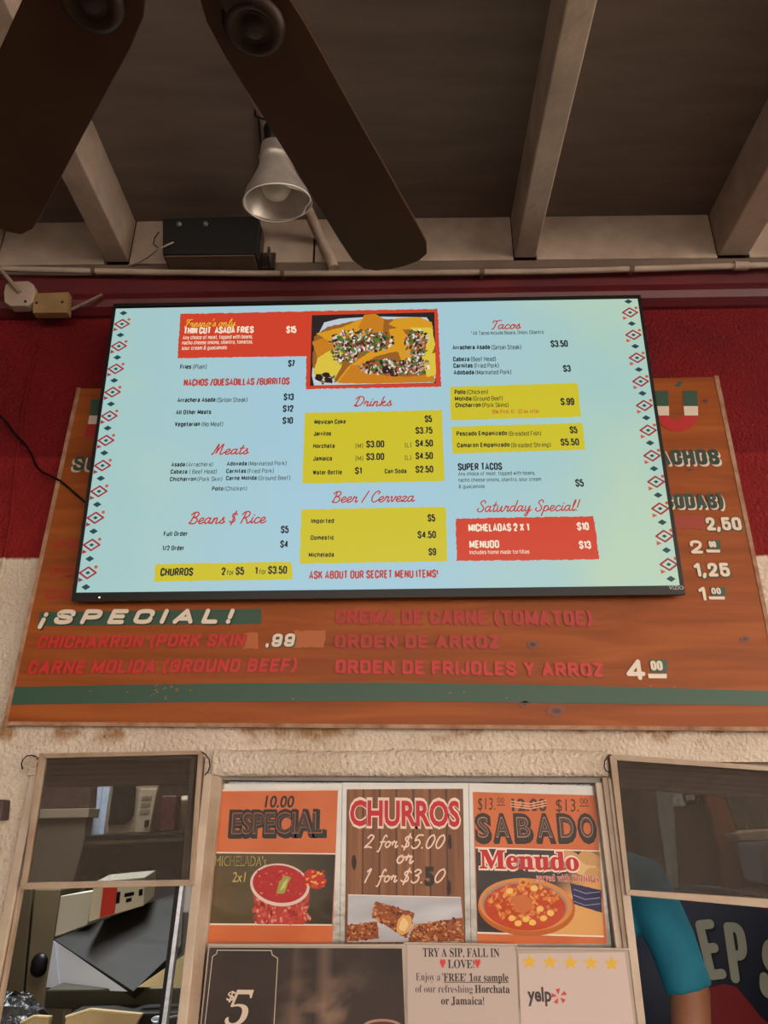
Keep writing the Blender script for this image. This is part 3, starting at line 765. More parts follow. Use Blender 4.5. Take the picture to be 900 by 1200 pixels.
# scraped flecks in the green stripe
for k in range(26):
    x = 190 + random.gauss(0, 14) if k < 18 else random.uniform(30, 860); y = 811 + random.uniform(-9, 9)
    bk.ell((x, y), random.uniform(.7, 2.2), random.uniform(.5, 1.2), L(140, 92, 52), 2, 7, wob=.4)
def paint(s, x0, x1, y, cap, col, shadow=None, bold=.045, shear=.0, dx=1.6, dy=1.2, y1=None, lay=3):
    wd = .15 + bold
    if shadow: bk.sans(s, x0, x1, y, cap, shadow, wd, lay - 1, y1, shear, True, dx, dy)
    bk.sans(s, x0, x1, y, cap, col, wd, lay, y1, shear, True)
paint('¡SPECIAL!', 46, 269, 732, 17.5, WHT, L(30, 52, 40), .13, .32, 2, 1.5, y1=731)
paint('CHICHARRON (PORK SKIN', 42, 285, 760, 15, RED, L(150, 40, 20), .05, .18, y1=757.5)
paint('.99', 311, 344, 758.5, 15.5, WHT, GRN, .08, .15, y1=758)
paint('CARNE MOLIDA (GROUND BEEF)', 31, 346, 790, 15.5, RED, L(150, 40, 20), .05, .18, y1=787)
paint('CREMA DE CARNE (TOMATOE)', 393, 694, 731, 17, RED2, L(150, 44, 22), .055, 0, y1=733)
paint('ORDEN DE ARROZ', 392, 585, 759, 15.5, RED2, L(150, 44, 22), .055, 0, y1=760)
paint('ORDEN DE FRIJOLES Y ARROZ', 392.5, 707, 789, 16, RED, L(150, 44, 22), .055, 0, y1=793)
def price(whole, xw0, xw1, yb, cap, xo0, xo1):
    paint(whole, xw0, xw1, yb, cap, WHT, None, .06)
    h = cap
    bk.poly([(xo0 + 3, yb - h), (xo1, yb - h), (xo1, yb - h * .36), (xo0 + 5, yb - h * .36)], GRN, 1, wob=.0006)
    bk.sans('oo', xo0 + 5, xo1 - 5, yb - h * .46, h * .62, WHT, .2, 3, None, 0, True)
    bk.poly([(xo0 + 1, yb - h * .30), (xo1 - 1, yb - h * .30), (xo1 - 1, yb - h * .08), (xo0 + 2, yb - h * .08)], WHT, 3)
price('4', 735, 757, 797, 24, 758, 782)
price('2', 810, 824, 649, 15.5, 826, 844.5)
price('1', 820, 828, 704, 16, 829, 850)
paint('2,50', 828.5, 870, 622, 15.5, WHT, GRN, .075); paint('1,25', 814.5, 856, 676, 16, WHT, GRN, .075)
paint('NACHOS', 757, 844.5, 545.5, 18.5, L(44, 66, 54), WHT, .09, 0, 2, 2.2)
paint('(SODAS)', 771, 849, 596.5, 17.5, L(44, 66, 54), WHT, .08, 0, 1.6, 1.8)
paint('SUPER', 85, 160, 552, 17, L(52, 60, 50), L(200, 182, 162), .055, 0, -2.2, 2)
paint('POLLO', 60, 130, 676, 12, RED2, None, .05); paint('CABEZA', 54, 140, 702, 12, RED2, None, .05); paint('FRIES', 64, 128, 645, 11, RED2, None, .05)
# flag-striped letter U with its accent, and the striped stroke at the left
for x0, x1 in ((768, 783), (800, 817)):
    bk.poly([(x0, 458), (x1, 458), (x1 + .8, 476), (x0 + 1, 476)], GRN, 1)
    bk.poly([(x0 + 1, 476), (x1 + .8, 476), (x1 + 1, 487), (x0 + 2, 487)], L(214, 196, 176), 1)
c = [(770, 487), (784, 487), (790, 491), (801, 487), (817.5, 487)]
bk.poly([(769, 487), (784, 487), (787, 491), (792, 492.5), (797, 491), (801, 487), (817.5, 487), (816, 495), (809, 502), (798, 506), (786, 505), (776, 499)], L(176, 26, 24), 1)
bk.poly([(790, 452), (797, 446.5), (800, 448.5), (795, 454)], GRN, 1)
bk.poly([(107, 468), (128, 468), (126, 487), (105, 487)], GRN, 1); bk.poly([(105, 487), (126, 487), (124, 497), (103, 497)], L(206, 186, 168), 1)
bk.poly([(103, 497), (124, 497), (121, 513), (98, 512)], L(158, 26, 24), 1)
bk.build('painted_lettering', ink_mat('sign_paint', .5), board)

# ================================================================== TELEVISION
TC = V((-.03 * YW, .95 * YW, CAMZ + .542 * YW)); TT, TR = .0678, .0079
tu = V((math.cos(TR), -math.sin(TR) * math.sin(TT), math.sin(TR) * math.cos(TT)))
tv_ = V((-math.sin(TR), -math.cos(TR) * math.sin(TT), math.cos(TR) * math.cos(TT)))
TW, TH = .8398 * YW, .8398 * YW * 9 / 16
tv = thing('television', TC - tv_ * TH / 2, 'large black flat-screen television showing a bright menu, mounted over the wooden board', 'television')
tk = Ink(TC, tu, tv_)
tn_ = tk.n
def tbox(u0, v0, u1, v1, d0, d1):        # d along the outward normal
    mb = MB(); mb.prism([tk.pos(a, b) + tn_ * d1 for a, b in ((u0, v0), (u1, v0), (u1, v1), (u0, v1))], -tn_ * (d1 - d0)); return mb
hw, hh = TW / 2, TH / 2
tbox(-hw - .006, -hh - .018, hw + .006, hh + .008, -.022, -.0015).build('housing', M['black'], tv, bevel=.002)
tbox(-hw * .72, -hh * .55, hw * .72, hh * .6, -.040, -.022).build('electronics_cover', M['flat_black'], tv, bevel=.006)
bz = MB()
for q in ((-hw - .008, -hh - .020, -hw, hh + .010), (hw, -hh - .020, hw + .008, hh + .010), (-hw, hh, hw, hh + .010), (-hw, -hh - .020, hw, -hh)):
    u0, v0, u1, v1 = q
    bz.prism([tk.pos(a, b) + tn_ * .003 for a, b in ((u0, v0), (u1, v0), (u1, v1), (u0, v1))], -tn_ * .012)
bz.build('bezel', mat('dark_bezel', L(24, 22, 22), .4, spec=.3), tv)
led_u, led_v = tk.uv((117, 700.5))
MB().lathe([(.0001, .0052), (.0016, .005), (.002, .003)], tk.pos(led_u, led_v), tn_, 10).build('power_light', mat('power_led', L(230, 230, 225), .3, emis=((1, 1, 1, 1), 1.2)), tv)
lg = Ink(TC + tn_ * .0032, tu, tv_)
lg.text('VIZIO', 784, 801.5, 690.8, 4.2, L(170, 170, 172), .01, 1)
lg.build('maker_logo', ink_mat('logo_print', .4), tv)
# mount between set and wall
tbox(-.2, -.15, .2, .2, -.0490, -.040).build('wall_mount', M['flat_black'], tv)

K = L(26, 30, 34); TRED = L(186, 56, 48); BAN = L(204, 62, 38); YEL = L(202, 188, 38); CRE = L(240, 226, 200)
def bgc(s, t):
    blue, gre, yel = L(160, 198, 214), L(162, 198, 192), L(182, 206, 180)
    g = max(0, 1 - abs(s - .45) * 2.1); c = mixc(gre, blue, g * 1.3)
    k = fbm(s * 4.2, t * 3.1, 3)
    edge = max(0, 1 - s / .22, (s - .80) / .2, 1 - t / .16) + max(0, s + t - 1.45) * 1.4
    return mixc(c, yel, max(0, k - .36) * 2.4 * min(1, edge + .06))
tk.grid([(135.7, 361.7), (748.3, 349.5), (796.7, 686), (89.3, 695)], 64, 40, bgc, 0)
# exact screen rectangle comes from the plane itself
def rect_uv(u0, v0, u1, v1, col, lay): tk.poly([(u0, v0), (u1, v0), (u1, v1), (u0, v1)], col, lay, px=False)
def T(s, x0, x1, y, cap, col=K, bold=.012, **k): tk.sans(s, x0, x1, y, cap * 1.04, col, .185 if bold > .015 else .11, 4)
B_ = .028
tk.poly([(211.5, 368), (362, 364.8), (362, 417.5), (208, 419.8)], BAN, 1, wob=.0012)
tk.poly([(360, 364.8), (513, 362), (517, 453.3), (358.5, 456)], BAN, 1, wob=.0012)
tk.hand("Fresno's only", 216.5, 276, 383, 8.5, L(226, 186, 50), .10)
T('THIN CUT  ASADA FRIES', 215, 297, 391.6, 7.6, CRE, B_); T('$15', 335.5, 347.2, 390.5, 7.8, CRE, B_)
for s, x0, x1, y in (('Any choice of meat, topped with beans,', 214, 296, 398), ('nacho cheese onions, cilantro, tomatos,', 213.3, 296, 404), ('sour cream & guacamole', 213, 265.7, 410.3)):
    T(s, x0, x1, y, 4.4, CRE, 0)
def pair(a, b, xa0, xa1, xb0, xb1, y, cap=5.2):
    T(a, xa0, xa1, y, cap, K, B_); T(b, xb0, xb1, y, cap, K, .002)
pair('Fries', '(Plain)', 211, 224, 226, 242, 432.7); T('$7', 337.5, 345.5, 430, 7.6, K, B_)
T('NACHOS /QUESADILLAS /BURRITOS', 215, 339.3, 452.8, 8.2, TRED, B_)
pair('Arrachera Asada', '(Sirloin Steak)', 207.7, 252.3, 254, 289.7, 471.7); T('$13', 332.3, 344.3, 469.3, 7.6, K, B_)
T('All Other Meats', 206, 247.3, 486, 5.2, K, B_); T('$12', 331.3, 343.7, 483, 7.6, K, B_)
pair('Vegetarian', '(No Meat)', 204.7, 234.3, 236.3, 261.3, 500); T('$10', 331, 343.3, 497, 7.6, K, B_)
tk.hand('Meats', 248, 291, 532.7, 12, TRED, .12)
pair('Asada', '(Arrachera)', 200.7, 216.7, 218.3, 249.3, 547, 4.9); pair('Adovada', '(Marinated Pork)', 265.7, 289.3, 291, 335.7, 546, 4.9)
pair('Cabeza', '( Beef Head)', 199.7, 219.3, 221.7, 254, 555.5, 4.9); pair('Carnitas', '(Fried Pork)', 265, 288.3, 290, 320.7, 554.7, 4.9)
pair('Chicharron', '(Pork Skin)', 199, 229.7, 231.3, 260.3, 564.2, 4.9); pair('Carne Molida', '(Ground Beef)', 264.7, 300.7, 302.3, 340, 563, 4.9)
pair('Pollo', '(Chicken)', 248.3, 261.7, 263.3, 289.3, 575.3, 4.9)
tk.hand('Beans $ Rice', 221.5, 311.5, 614, 13.5, TRED, .115)
T('Full Order', 191.7, 220, 628.5, 5.4, K, B_); T('$5', 329, 338.3, 625, 8.3, K, B_)
T('1/2 Order', 190, 216, 645.2, 5.4, K, B_); T('$4', 328.3, 337.7, 642, 8.3, K, B_)
tk.poly([(182.3, 661), (341.7, 658.3), (342.7, 679), (180.3, 681.7)], YEL, 1, wob=.0012)
T('CHURROS', 187.7, 226, 675.3, 9.2, K, B_); T('2', 259.3, 264, 674.2, 8.8, K, B_); T('for', 265.7, 274, 674, 6, K, .01, high=CAP); T('$5', 276, 286, 673.8, 8.8, K, B_)
T('1', 298.3, 301.7, 673.3, 8.8, K, B_); T('for', 303.7, 312, 673, 6, K, .01); T('$3.50', 314, 336.3, 672.7, 8.8, K, B_)
tk.hand('Drinks', 415.3, 459.2, 476.3, 11.3, TRED, .115)
tk.poly([(357.3, 484), (518, 480.7), (521, 564), (354.4, 566.7)], YEL, 1, wob=.0012)
T('Mexican Coke', 368.4, 405.2, 497.3, 5.2, K, B_); T('$5', 497.8, 506.4, 495, 7.6, K, B_)
T('Jarritos', 367.6, 388, 511, 5.2, K, B_); T('$3.75', 487, 507, 508.6, 7.6, K, B_)
for s, y, x1 in (('Horchata', 525.5, 392.2), ('Jamaica', 540.2, 389.1)):
    T(s, 367, x1, y, 5.2, K, B_); T('[M]', 416.7, 425.3, y - .3, 5, K, .004); T('$3.00', 429.2, 450.4, y - .8, 7.8, K, B_)
    T('[L]', 474.7, 481.8, y - 1.2, 5, K, .004); T('$4.50', 487, 507.5, y - 1.8, 7.8, K, B_)
T('Water Bottle', 366.6, 400.7, 556.5, 5.2, K, B_); T('$1', 416, 424, 555.8, 7.8, K, B_); T('Can Soda', 450.7, 476.4, 555, 5.2, K, B_); T('$2.50', 487, 507.9, 554.2, 7.8, K, B_)
tk.hand('Beer / Cerveza', 389.2, 485.8, 589, 12.8, TRED, .11)
tk.poly([(353.3, 597), (522.2, 593.8), (524.4, 657.8), (351, 660.7)], YEL, 1, wob=.0012)
for s, x0, p, xp0, xp1, y in (('Imported', 364.6, '$5', 501.2, 510.2, 613.4), ('Domestic', 364, '$4.50', 489.5, 511.1, 633), ('Michelada', 361.7, '$9', 502.3, 511.3, 653)):
    T(s, x0, 391.4, y, 5.4, K, B_); T(p, xp0, xp1, y - 2, 8.2, K, B_)
T('ASK ABOUT OUR SECRET MENU ITEMS!', 362, 513.6, 678.8, 9.4, TRED, B_)
tk.hand('Tacos', 576.5, 610.2, 385.8, 10.2, TRED, .12)
T('*All Tacos Include Beans, Onion, Cilantro', 552, 637.3, 392.8, 4.2, K, .006)
pair('Arrachera Asada', '(Sirloin Steak)', 530.3, 574.3, 576, 611, 410); T('$3.50', 645.6, 665.8, 407, 7.6, K, B_)
pair('Cabeza', '(Beef Head)', 531, 550.3, 552, 581.3, 423.8); pair('Carnitas', '(Fried Pork)', 531.3, 554, 555.7, 584.7, 431.4); pair('Adobada', '(Marinated Pork)', 531.7, 555.7, 557.3, 599.3, 439.3)
T('$3', 660.2, 669.2, 436, 7.6, K, B_)
tk.poly([(527.3, 453.3), (676.7, 449), (681.3, 488.3), (528.3, 492.7)], YEL, 1, wob=.0012)
pair('Pollo', '(Chicken)', 532.7, 545.7, 547.3, 572, 462.3); pair('Molida', '(Ground Beef)', 533, 552.7, 554.3, 589.3, 470); pair('Chicharron', '(Pork Skins)', 533.7, 563.7, 565.3, 596, 477.7)
T('$.99', 657.3, 673.3, 475, 8, K, B_); T('99¢ (First 4) - $2 ea. After', 576.7, 632.3, 484.9, 4.4, TRED, .008)
tk.poly([(529, 500), (682.3, 495.7), (685.7, 527), (530.7, 531.7)], YEL, 1, wob=.0012)
pair('Pescado Empanizado', '(Breaded Fish)', 535, 594.3, 596, 634.3, 511); T('$5', 668, 677, 508, 7.8, K, B_)
pair('Camaron Empanizado', '(Breaded Shrimp)', 535.7, 597.3, 599, 645.7, 524.6); T('$5.50', 657.3, 679, 522.3, 7.8, K, B_)
T('SUPER TACOS', 536.7, 588.7, 551.5, 8.2, K, B_)
for s, x0, x1, y in (('Any choice of meat, topped with beans,', 537, 627.3, 557.6), ('nacho cheese onions, cilantro, sour cream', 537, 634.3, 564.9), ('& guacamole', 537.6, 568, 572.5)): T(s, x0, x1, y, 4.4, K, .002)
T('$5', 674.6, 684.4, 570.5, 8.5, K, B_)
tk.hand('Saturday Special!', 559.5, 681, 600, 13, TRED, .105)
tk.poly([(534, 607.7), (695.7, 605), (702.3, 655.7), (535.3, 657.3)], BAN, 1, wob=.0012)
T('MICHELADAS 2 X 1', 549, 620.4, 623.2, 8.8, CRE, B_); T('$10', 676.6, 690.5, 621.5, 8.8, CRE, B_)
T('MENUDO', 550.2, 585.2, 642.6, 8.8, CRE, B_); T('Includes home made tortillas', 550.5, 620.4, 649.6, 4.6, CRE, .01); T('$13', 679, 693, 643.2, 8.8, CRE, B_)
# side borders
DG, DR, DO = L(30, 66, 72), L(158, 44, 52), L(196, 84, 56)
def border(p0, p1, right):
    a, b = tk.uv(p0), tk.uv(p1); st = ((b[0] - a[0]) / 22, (b[1] - a[1]) / 22); k_ = abs(st[1]) / 14.6
    def dia(c, w, h, col, lay): tk.poly([(c[0] - w, c[1]), (c[0], c[1] - h), (c[0] + w, c[1]), (c[0], c[1] + h)], col, lay, px=False)
    for i in range(23):
        c = (a[0] + st[0] * i, a[1] + st[1] * i)
        if i % 2 == 0: dia(c, 4.6 * k_, 3.1 * k_, DG, 2)
        else:
            w_, h_ = 8.2 * k_, 5.8 * k_
            tk.stroke([(c[0] - w_, c[1]), (c[0], c[1] + h_), (c[0] + w_, c[1]), (c[0], c[1] - h_), (c[0] - w_, c[1])], 1.9 * k_, DR, 2)
            dia(c, 2.6 * k_, 1.9 * k_, DG, 2)
            d = (c[0] + 7.4 * k_, c[1] + 6 * k_)
            tk.poly([(d[0] + 1.8 * k_ * math.cos(t), d[1] + 1.8 * k_ * math.sin(t)) for t in [x * math.pi / 5 for x in range(10)]], DO, 2, px=False)
            e = (c[0] - 6.2 * k_, c[1] - 7.4 * k_)
            tk.poly([(e[0] - 2.4 * k_, e[1] - 2.2 * k_), (e[0] + 2.6 * k_, e[1]), (e[0] - 2.4 * k_, e[1] + 2.6 * k_)], DO if right else DR, 2, px=False)
border((144.7, 367), (100.7, 688), False); border((736.3, 353.4), (786.2, 678.4), True)

# pictured plate of loaded fries
pq = [(365.5, 369.5), (509, 366), (511, 449), (363.3, 452.2)]
tk.poly(pq, L(36, 30, 28), 2)
tk.poly([(380, 378), (398, 373.5), (440, 371), (500, 372), (507, 382), (510.5, 443), (508, 448.7), (368, 451.8), (365.5, 440), (369, 400)], L(186, 200, 212), 3)
tk.poly([(368, 395), (384, 383), (430, 373), (500, 376), (509, 400), (510, 440), (490, 447), (376, 448), (366, 430)], L(150, 92, 34), 3.3, wob=.0015)
OR1, OR2, OR3, YL = L(212, 150, 28), L(196, 122, 26), L(222, 166, 50), L(216, 190, 62)
chips = [([(366, 401), (380, 396), (402, 402), (412, 408), (392, 418), (372, 420)], OR2), ([(370, 391), (400, 384), (432, 370), (444, 382), (426, 396), (390, 402)], OR1),
         ([(420, 384), (427, 369), (440, 368), (450, 374), (449, 388), (432, 392)], OR2), ([(455, 380), (464, 373), (492, 372), (506, 378), (508, 388), (470, 386)], OR1),
         ([(456, 386), (470, 384), (478, 394), (482, 414), (462, 412), (458, 402)], OR1), ([(480, 384), (506, 384), (510, 404), (505, 418), (498, 420), (500, 398)], YL),
         ([(367, 438), (372, 420), (388, 410), (402, 414), (400, 430), (392, 444), (376, 446)], YL), ([(394, 448), (408, 430), (440, 408), (462, 405), (464, 412), (440, 418), (424, 428), (440, 440), (420, 450)], OR1),
         ([(396, 449), (412, 428), (424, 428), (450, 440), (480, 442), (508, 438), (510.5, 448), (440, 450)], OR2), ([(494, 418), (510, 414), (510.8, 440), (500, 442)], YL), ([(466, 412), (484, 414), (480, 424), (470, 422)], OR1)]
for i, (q, c_) in enumerate(chips): tk.poly(q, c_, 4 + i * .25, wob=.0008)
cols = [L(60, 34, 26), L(84, 48, 34), L(206, 196, 190), L(182, 150, 140), L(54, 96, 44), L(70, 120, 54), L(176, 84, 50), L(40, 26, 24), L(224, 218, 214)]
def topping(cx, cy, rx, ry, n):
    for k in range(n):
        r = math.sqrt(random.random()); t = random.uniform(0, 6.283)
        tk.ell((cx + rx * r * math.cos(t), cy + ry * r * math.sin(t)), random.uniform(1, 2.9), random.uniform(.8, 2), random.choice(cols), 7 + k * .02, 7, random.uniform(0, 3), .35)
topping(424, 400, 38, 14, 300); topping(405, 412, 16, 15, 110); topping(488, 402, 15, 16, 120); topping(455, 431, 34, 9, 200); topping(488, 428, 15, 11, 90); topping(380, 444, 12, 6, 30)
for x, y in ((374, 443), (383, 440), (386, 446), (462, 437), (452, 434)): tk.ell((x, y), 5, 3.5, L(44, 24, 22), 10, 10, .4, .3)
for x, y in ((408, 398), (398, 396), (440, 397), (452, 396), (414, 411), (447, 424)): tk.ell((x, y), 3.6, 2.2, L(52, 104, 40), 10.2, 9, .6, .3)
tk.build('screen', ink_mat('screen_glow', .35, emit=True, spec=.2), tv)

# ================================================================== POSTERS in the middle window
M['sleeve'] = mat('clear_laminate', L(160, 152, 140), .15, .0, var=L(128, 122, 112), vscale=7, spec=.8, coat=.6, bump=.15, bscale=25)
M['print'] = ink_mat('glossy_print', .55, .10, bump=.25, spec=.25)
YP = YW + .012
def poster(name, label, cat, sleeve, Y, th=.002):
    r = thing(name, aty(sum(p[0] for p in sleeve) / 4, max(p[1] for p in sleeve), Y), label, cat)
    MB().px(sleeve, Y, th).build('laminate_sleeve', M['sleeve'], r)
    return r, Ink((0, Y - .0006, CAMZ), (1, 0, 0), (0, 0, 1), .00015)
ORG = L(206, 98, 40); BLK = L(38, 32, 30)
# --- left: especial
p1, k1 = poster('poster', 'orange poster reading especial with a red drink, leftmost of three in the middle window', 'poster', [(255.5, 918.5), (401, 918), (397.5, 1112), (240, 1112)], YP)
def orange(s, t): return mixc(L(186, 90, 46), L(204, 110, 62), fbm(s * 6, t * 6, 2))
k1.grid([(258.5, 927), (396, 926), (389.5, 1105), (243, 1105)], 14, 16, orange, 0)
k1.poly([(258, 925.2), (397, 924.2), (396.8, 926.4), (258, 927.4)], L(214, 196, 180), .5); k1.poly([(251, 998.3), (393, 999.8), (393, 1001.3), (250.8, 1000)], L(222, 206, 190), 1.2)
k1.text('10.00', 310, 344.5, 946, 13.2, BLK, .02, 3, shear=.12)
k1.text('ESPECIAL', 268.5, 383, 980, 27.5, BLK, .075, 2, y1=979); k1.text('ESPECIAL', 267, 381, 979, 27.5, BLK, .07, 2.5, y1=978)
k1.text('ESPECIAL', 271, 378, 976.5, 23, L(150, 92, 60), .03, 3, y1=975.5); k1.text('ESPECIAL', 272, 377, 976, 22, L(58, 46, 42), .012, 3.5, y1=975)
def olive(s, t):
    return mixc(mixc(L(74, 62, 36), L(98, 76, 44), fbm(s * 3, t * 3, 5)), L(34, 30, 26), max(0, s - .55) * 1.9)
k1.grid([(251, 1000), (393, 1001.5), (389, 1083.5), (244, 1082.5)], 20, 14, olive, 1)
k1.poly([(244, 1082), (389, 1083), (389, 1084.8), (243.6, 1084)], L(220, 204, 188), 1.6)
k1.text("MICHELADA's", 252, 311.5, 1014.5, 11, L(186, 172, 90), .0, 3); k1.text("MICHELADA's", 252.8, 310.7, 1014, 10, L(74, 62, 36), -.012, 3.3)
k1.text('2x1', 272, 287.5, 1033.5, 11.5, L(186, 172, 90), .0, 3, shear=.1)
# glass of red drink
k1.poly([(294, 1028), (297, 1050), (302, 1083), (356, 1083.4), (363, 1050), (362, 1030)], L(176, 60, 48), 2)
for k in range(120):
    x, y = random.uniform(297, 362), random.uniform(1052, 1082)
    k1.ell((x, y), random.uniform(1, 3), random.uniform(1, 3.4), random.choice([L(196, 84, 70), L(158, 40, 34), L(206, 130, 112), L(140, 30, 28), L(186, 70, 56)]), 2.1 + k * .002, 7, 0, .3)
k1.ell((328, 1037), 35, 25, L(214, 190, 178), 2.6, 36, .12); k1.ell((328, 1036), 32, 22, L(170, 26, 24), 2.8, 36, .12)
k1.ell((369, 1030.5), 14, 10, L(184, 40, 30), 3, 16, .5, .12)
for k in range(46): k1.ell((random.uniform(358, 382), random.uniform(1021, 1040)), random.uniform(1, 2.6), random.uniform(.8, 1.8), random.choice([L(218, 160, 50), L(196, 60, 34), L(170, 30, 26)]), 3.1 + k * .002, 7, 0, .3)
for k in range(50): k1.ell((328 + random.uniform(-26, 26), 1035 + random.uniform(-14, 14)), random.uniform(.7, 1.8), random.uniform(.5, 1.2), random.choice([L(208, 110, 96), L(198, 60, 50), L(144, 20, 22)]), 3.0 + k * .002, 7, 0, .3)
k1.poly([(324, 1047), (327, 1033), (335, 1026), (341, 1028), (337, 1036), (333, 1047)], L(146, 150, 60), 3.4, wob=.0006); k1.poly([(328, 1044), (332, 1034), (338, 1029), (334, 1040)], L(196, 186, 110), 3.6)
k1.build('printed_sheet', M['print'], p1)
# --- middle: churros
p2, k2 = poster('poster', 'brown wood-grain churros poster with prices, middle of three in the window', 'poster', [(401.5, 917), (549, 917.5), (552, 1112), (398, 1112)], YP)
def woodp(s, t):
    g = fbm(s * 26, t * 1.3 + hash2(int(s * 7), 3) * 9, 9); b = abs((s * 7) % 1 - .5)
    return mixc(mixc(L(152, 100, 62), L(108, 66, 40), g * 1.3), L(60, 36, 24), 1 if b > .46 else 0)
k2.grid([(406.5, 925), (542.5, 924.3), (545.5, 1106), (404, 1106)], 84, 12, woodp, 0)
for x, y in ((527, 987), (526, 1040), (415, 1010)): k2.ell((x, y), 2.5, 9, L(44, 24, 18), 1, 12, 0, .2)
for lay, col, e in ((1.6, L(226, 200, 184), 1.5), (2.4, L(186, 30, 40), 0)):
    k2.text('CHURROS', 410 - e, 539 + e, 966.5 + e * .6, 27.5 + e * 1.6, col, (.075 if e else .032), lay, y1=967.5 + e * .6)
CR2 = L(228, 196, 176)
def script_num(k, pieces, wd=.1):
    for fn, s, x0, x1, y, cap in pieces:
        if fn == 'h': k.hand(s, x0, x1, y, cap, CR2, wd)
        else: k.text(s, x0, x1, y, cap, CR2, .012, 3, shear=.25)
script_num(k2, [('h', '2', 427.5, 438, 993.5, 15.5), ('h', 'for', 442, 466, 993, 14.5), ('h', '$5.00', 471, 521.5, 994, 16), ('h', 'or', 465.5, 484, 1011.5, 18),
                ('h', '1', 427.5, 435, 1034, 16), ('h', 'for', 441, 465, 1033.5, 15), ('h', '$3.', 470, 494, 1034.5, 16), ('h', '0', 510, 522, 1034, 16)], .12)
k2.text('5', 497.5, 509.5, 1037, 20, BLK, .05, 3.2)
def cloth(s, t): return mixc(L(196, 196, 200), L(150, 148, 156), fbm(s * 3 + t * 2, t * 3, 4))
k2.grid([(408, 1049), (540, 1052), (545, 1104), (407, 1104)], 14, 8, cloth, 1)
k2.poly([(408, 1048), (540, 1051), (540, 1052.4), (408, 1049.4)], L(216, 200, 188), 1.4)
CHU = [L(150, 82, 40), L(120, 56, 26), L(176, 108, 58), L(96, 42, 22), L(196, 136, 84)]
def churro(q, n, rx, lay, inside):
    k2.poly(q, L(140, 72, 36), lay, wob=.0008)
    for k in range(n):
        a, b = random.random(), random.random()
        x = (q[0][0] * (1 - a) + q[1][0] * a) * (1 - b) + (q[3][0] * (1 - a) + q[2][0] * a) * b; y = (q[0][1] * (1 - a) + q[1][1] * a) * (1 - b) + (q[3][1] * (1 - a) + q[2][1] * a) * b
        k2.ell((x, y), random.uniform(.8, rx), random.uniform(.7, 1.8), random.choice(CHU), lay + .1 + k * .001, 7, random.uniform(0, 1), .3)
churro([(407.5, 1084), (442, 1080), (444, 1100), (407.3, 1103)], 80, 3, 2, None)
churro([(440, 1056), (486, 1070), (476, 1100), (436, 1074)], 120, 3, 2.4, None)
k2.ell((473, 1084), 9, 13, L(206, 156, 92), 2.7, 16, .2, .15); k2.ell((473, 1084), 5, 8, L(226, 190, 130), 2.9, 12, .2, .2)
churro([(486, 1084), (542, 1075), (545, 1103), (478, 1104)], 160, 3, 3, None)
k2.build('printed_sheet', M['print'], p2)
# --- right: sabado
p3, k3 = poster('poster', 'orange poster reading sabado with a bowl of menudo, rightmost of three in the window', 'poster', [(549.5, 917.5), (699, 921), (717, 1112), (552.5, 1112)], YP)
k3.grid([(554, 928), (697, 932), (711.5, 1106), (559.5, 1106)], 14, 16, orange, 0)
k3.text('$13.', 560, 580.5, 949, 14, L(70, 40, 28), -.006, 3, shear=.1); k3.text('00', 583, 591, 941, 6.5, L(70, 40, 28), -.004, 3); k3.poly([(582, 943), (592, 943), (592, 944), (582, 944)], L(70, 40, 28), 3)
k3.text('12.00', 600, 641, 950, 13.5, L(70, 46, 40), .03, 3); 
for d in (0, 3, 6): k3.stroke([k3.uv((599, 939 + d)), k3.uv((621, 942 + d)), k3.uv((640, 938 + d))], .0022, L(214, 160, 128), 3.4)
k3.text('$13.', 651.5, 678.5, 951, 14.5, L(70, 40, 28), -.006, 3, shear=.1); k3.text('00', 680, 689, 942, 6.5, L(70, 40, 28), -.004, 3); k3.poly([(679, 944), (690, 944), (690, 945), (679, 945)], L(70, 40, 28), 3)
for ch, x0, x1 in (('S', 557, 576), ('A', 578, 600), ('B', 603, 625), ('A', 628, 651), ('D', 654, 676), ('O', 678, 699.5)):
    k3.text(ch, x0 + .8, x1 + 1.2, 986, 29, BLK, .07, 2); k3.text(ch, x0, x1, 984.5, 29, L(52, 38, 34), .06, 2.3)
    k3.text(ch, x0 + 3.2, x1 - 3.2, 981, 23, L(170, 130, 104), .014, 3); k3.text(ch, x0 + 3.9, x1 - 3.9, 980.4, 21.8, L(70, 52, 46), -.004, 3.3)
def tab(s, t): return mixc(mixc(L(66, 56, 54), L(40, 34, 34), fbm(s * 3, t * 3, 1)), L(212, 156, 90), max(0, s * 1.4 + t * .9 - 1.25) * 3)
k3.grid([(557.5, 994), (703, 998), (707.5, 1097), (559.5, 1092.5)], 20, 14, tab, 1)
k3.poly([(557, 992.6), (703, 996.6), (703, 998.2), (557, 994.2)], L(224, 206, 190), 1.4); k3.poly([(559.5, 1092), (707.5, 1096.4), (707.6, 1098.4), (559.5, 1094)], L(224, 206, 190), 1.4)
for x, y, rx, ry in ((690, 1006, 14, 8), (682, 1016, 18, 9), (694, 1026, 10, 9), (668, 1003, 10, 6)): k3.ell((x, y), rx, ry, random.choice([L(214, 172, 116), L(196, 148, 92)]), 1.6 + x * .0005, 20, .3, .08)
k3.poly([(668, 1035), (704.5, 1043), (705.5, 1070), (672, 1059)], L(38, 34, 76), 2.1, wob=.0006)
for y in (1042, 1049, 1056): k3.stroke([k3.uv((672, y)), k3.uv((686, y + 5)), k3.uv((703, y + 3))], .0012, L(150, 146, 176), 2.3)
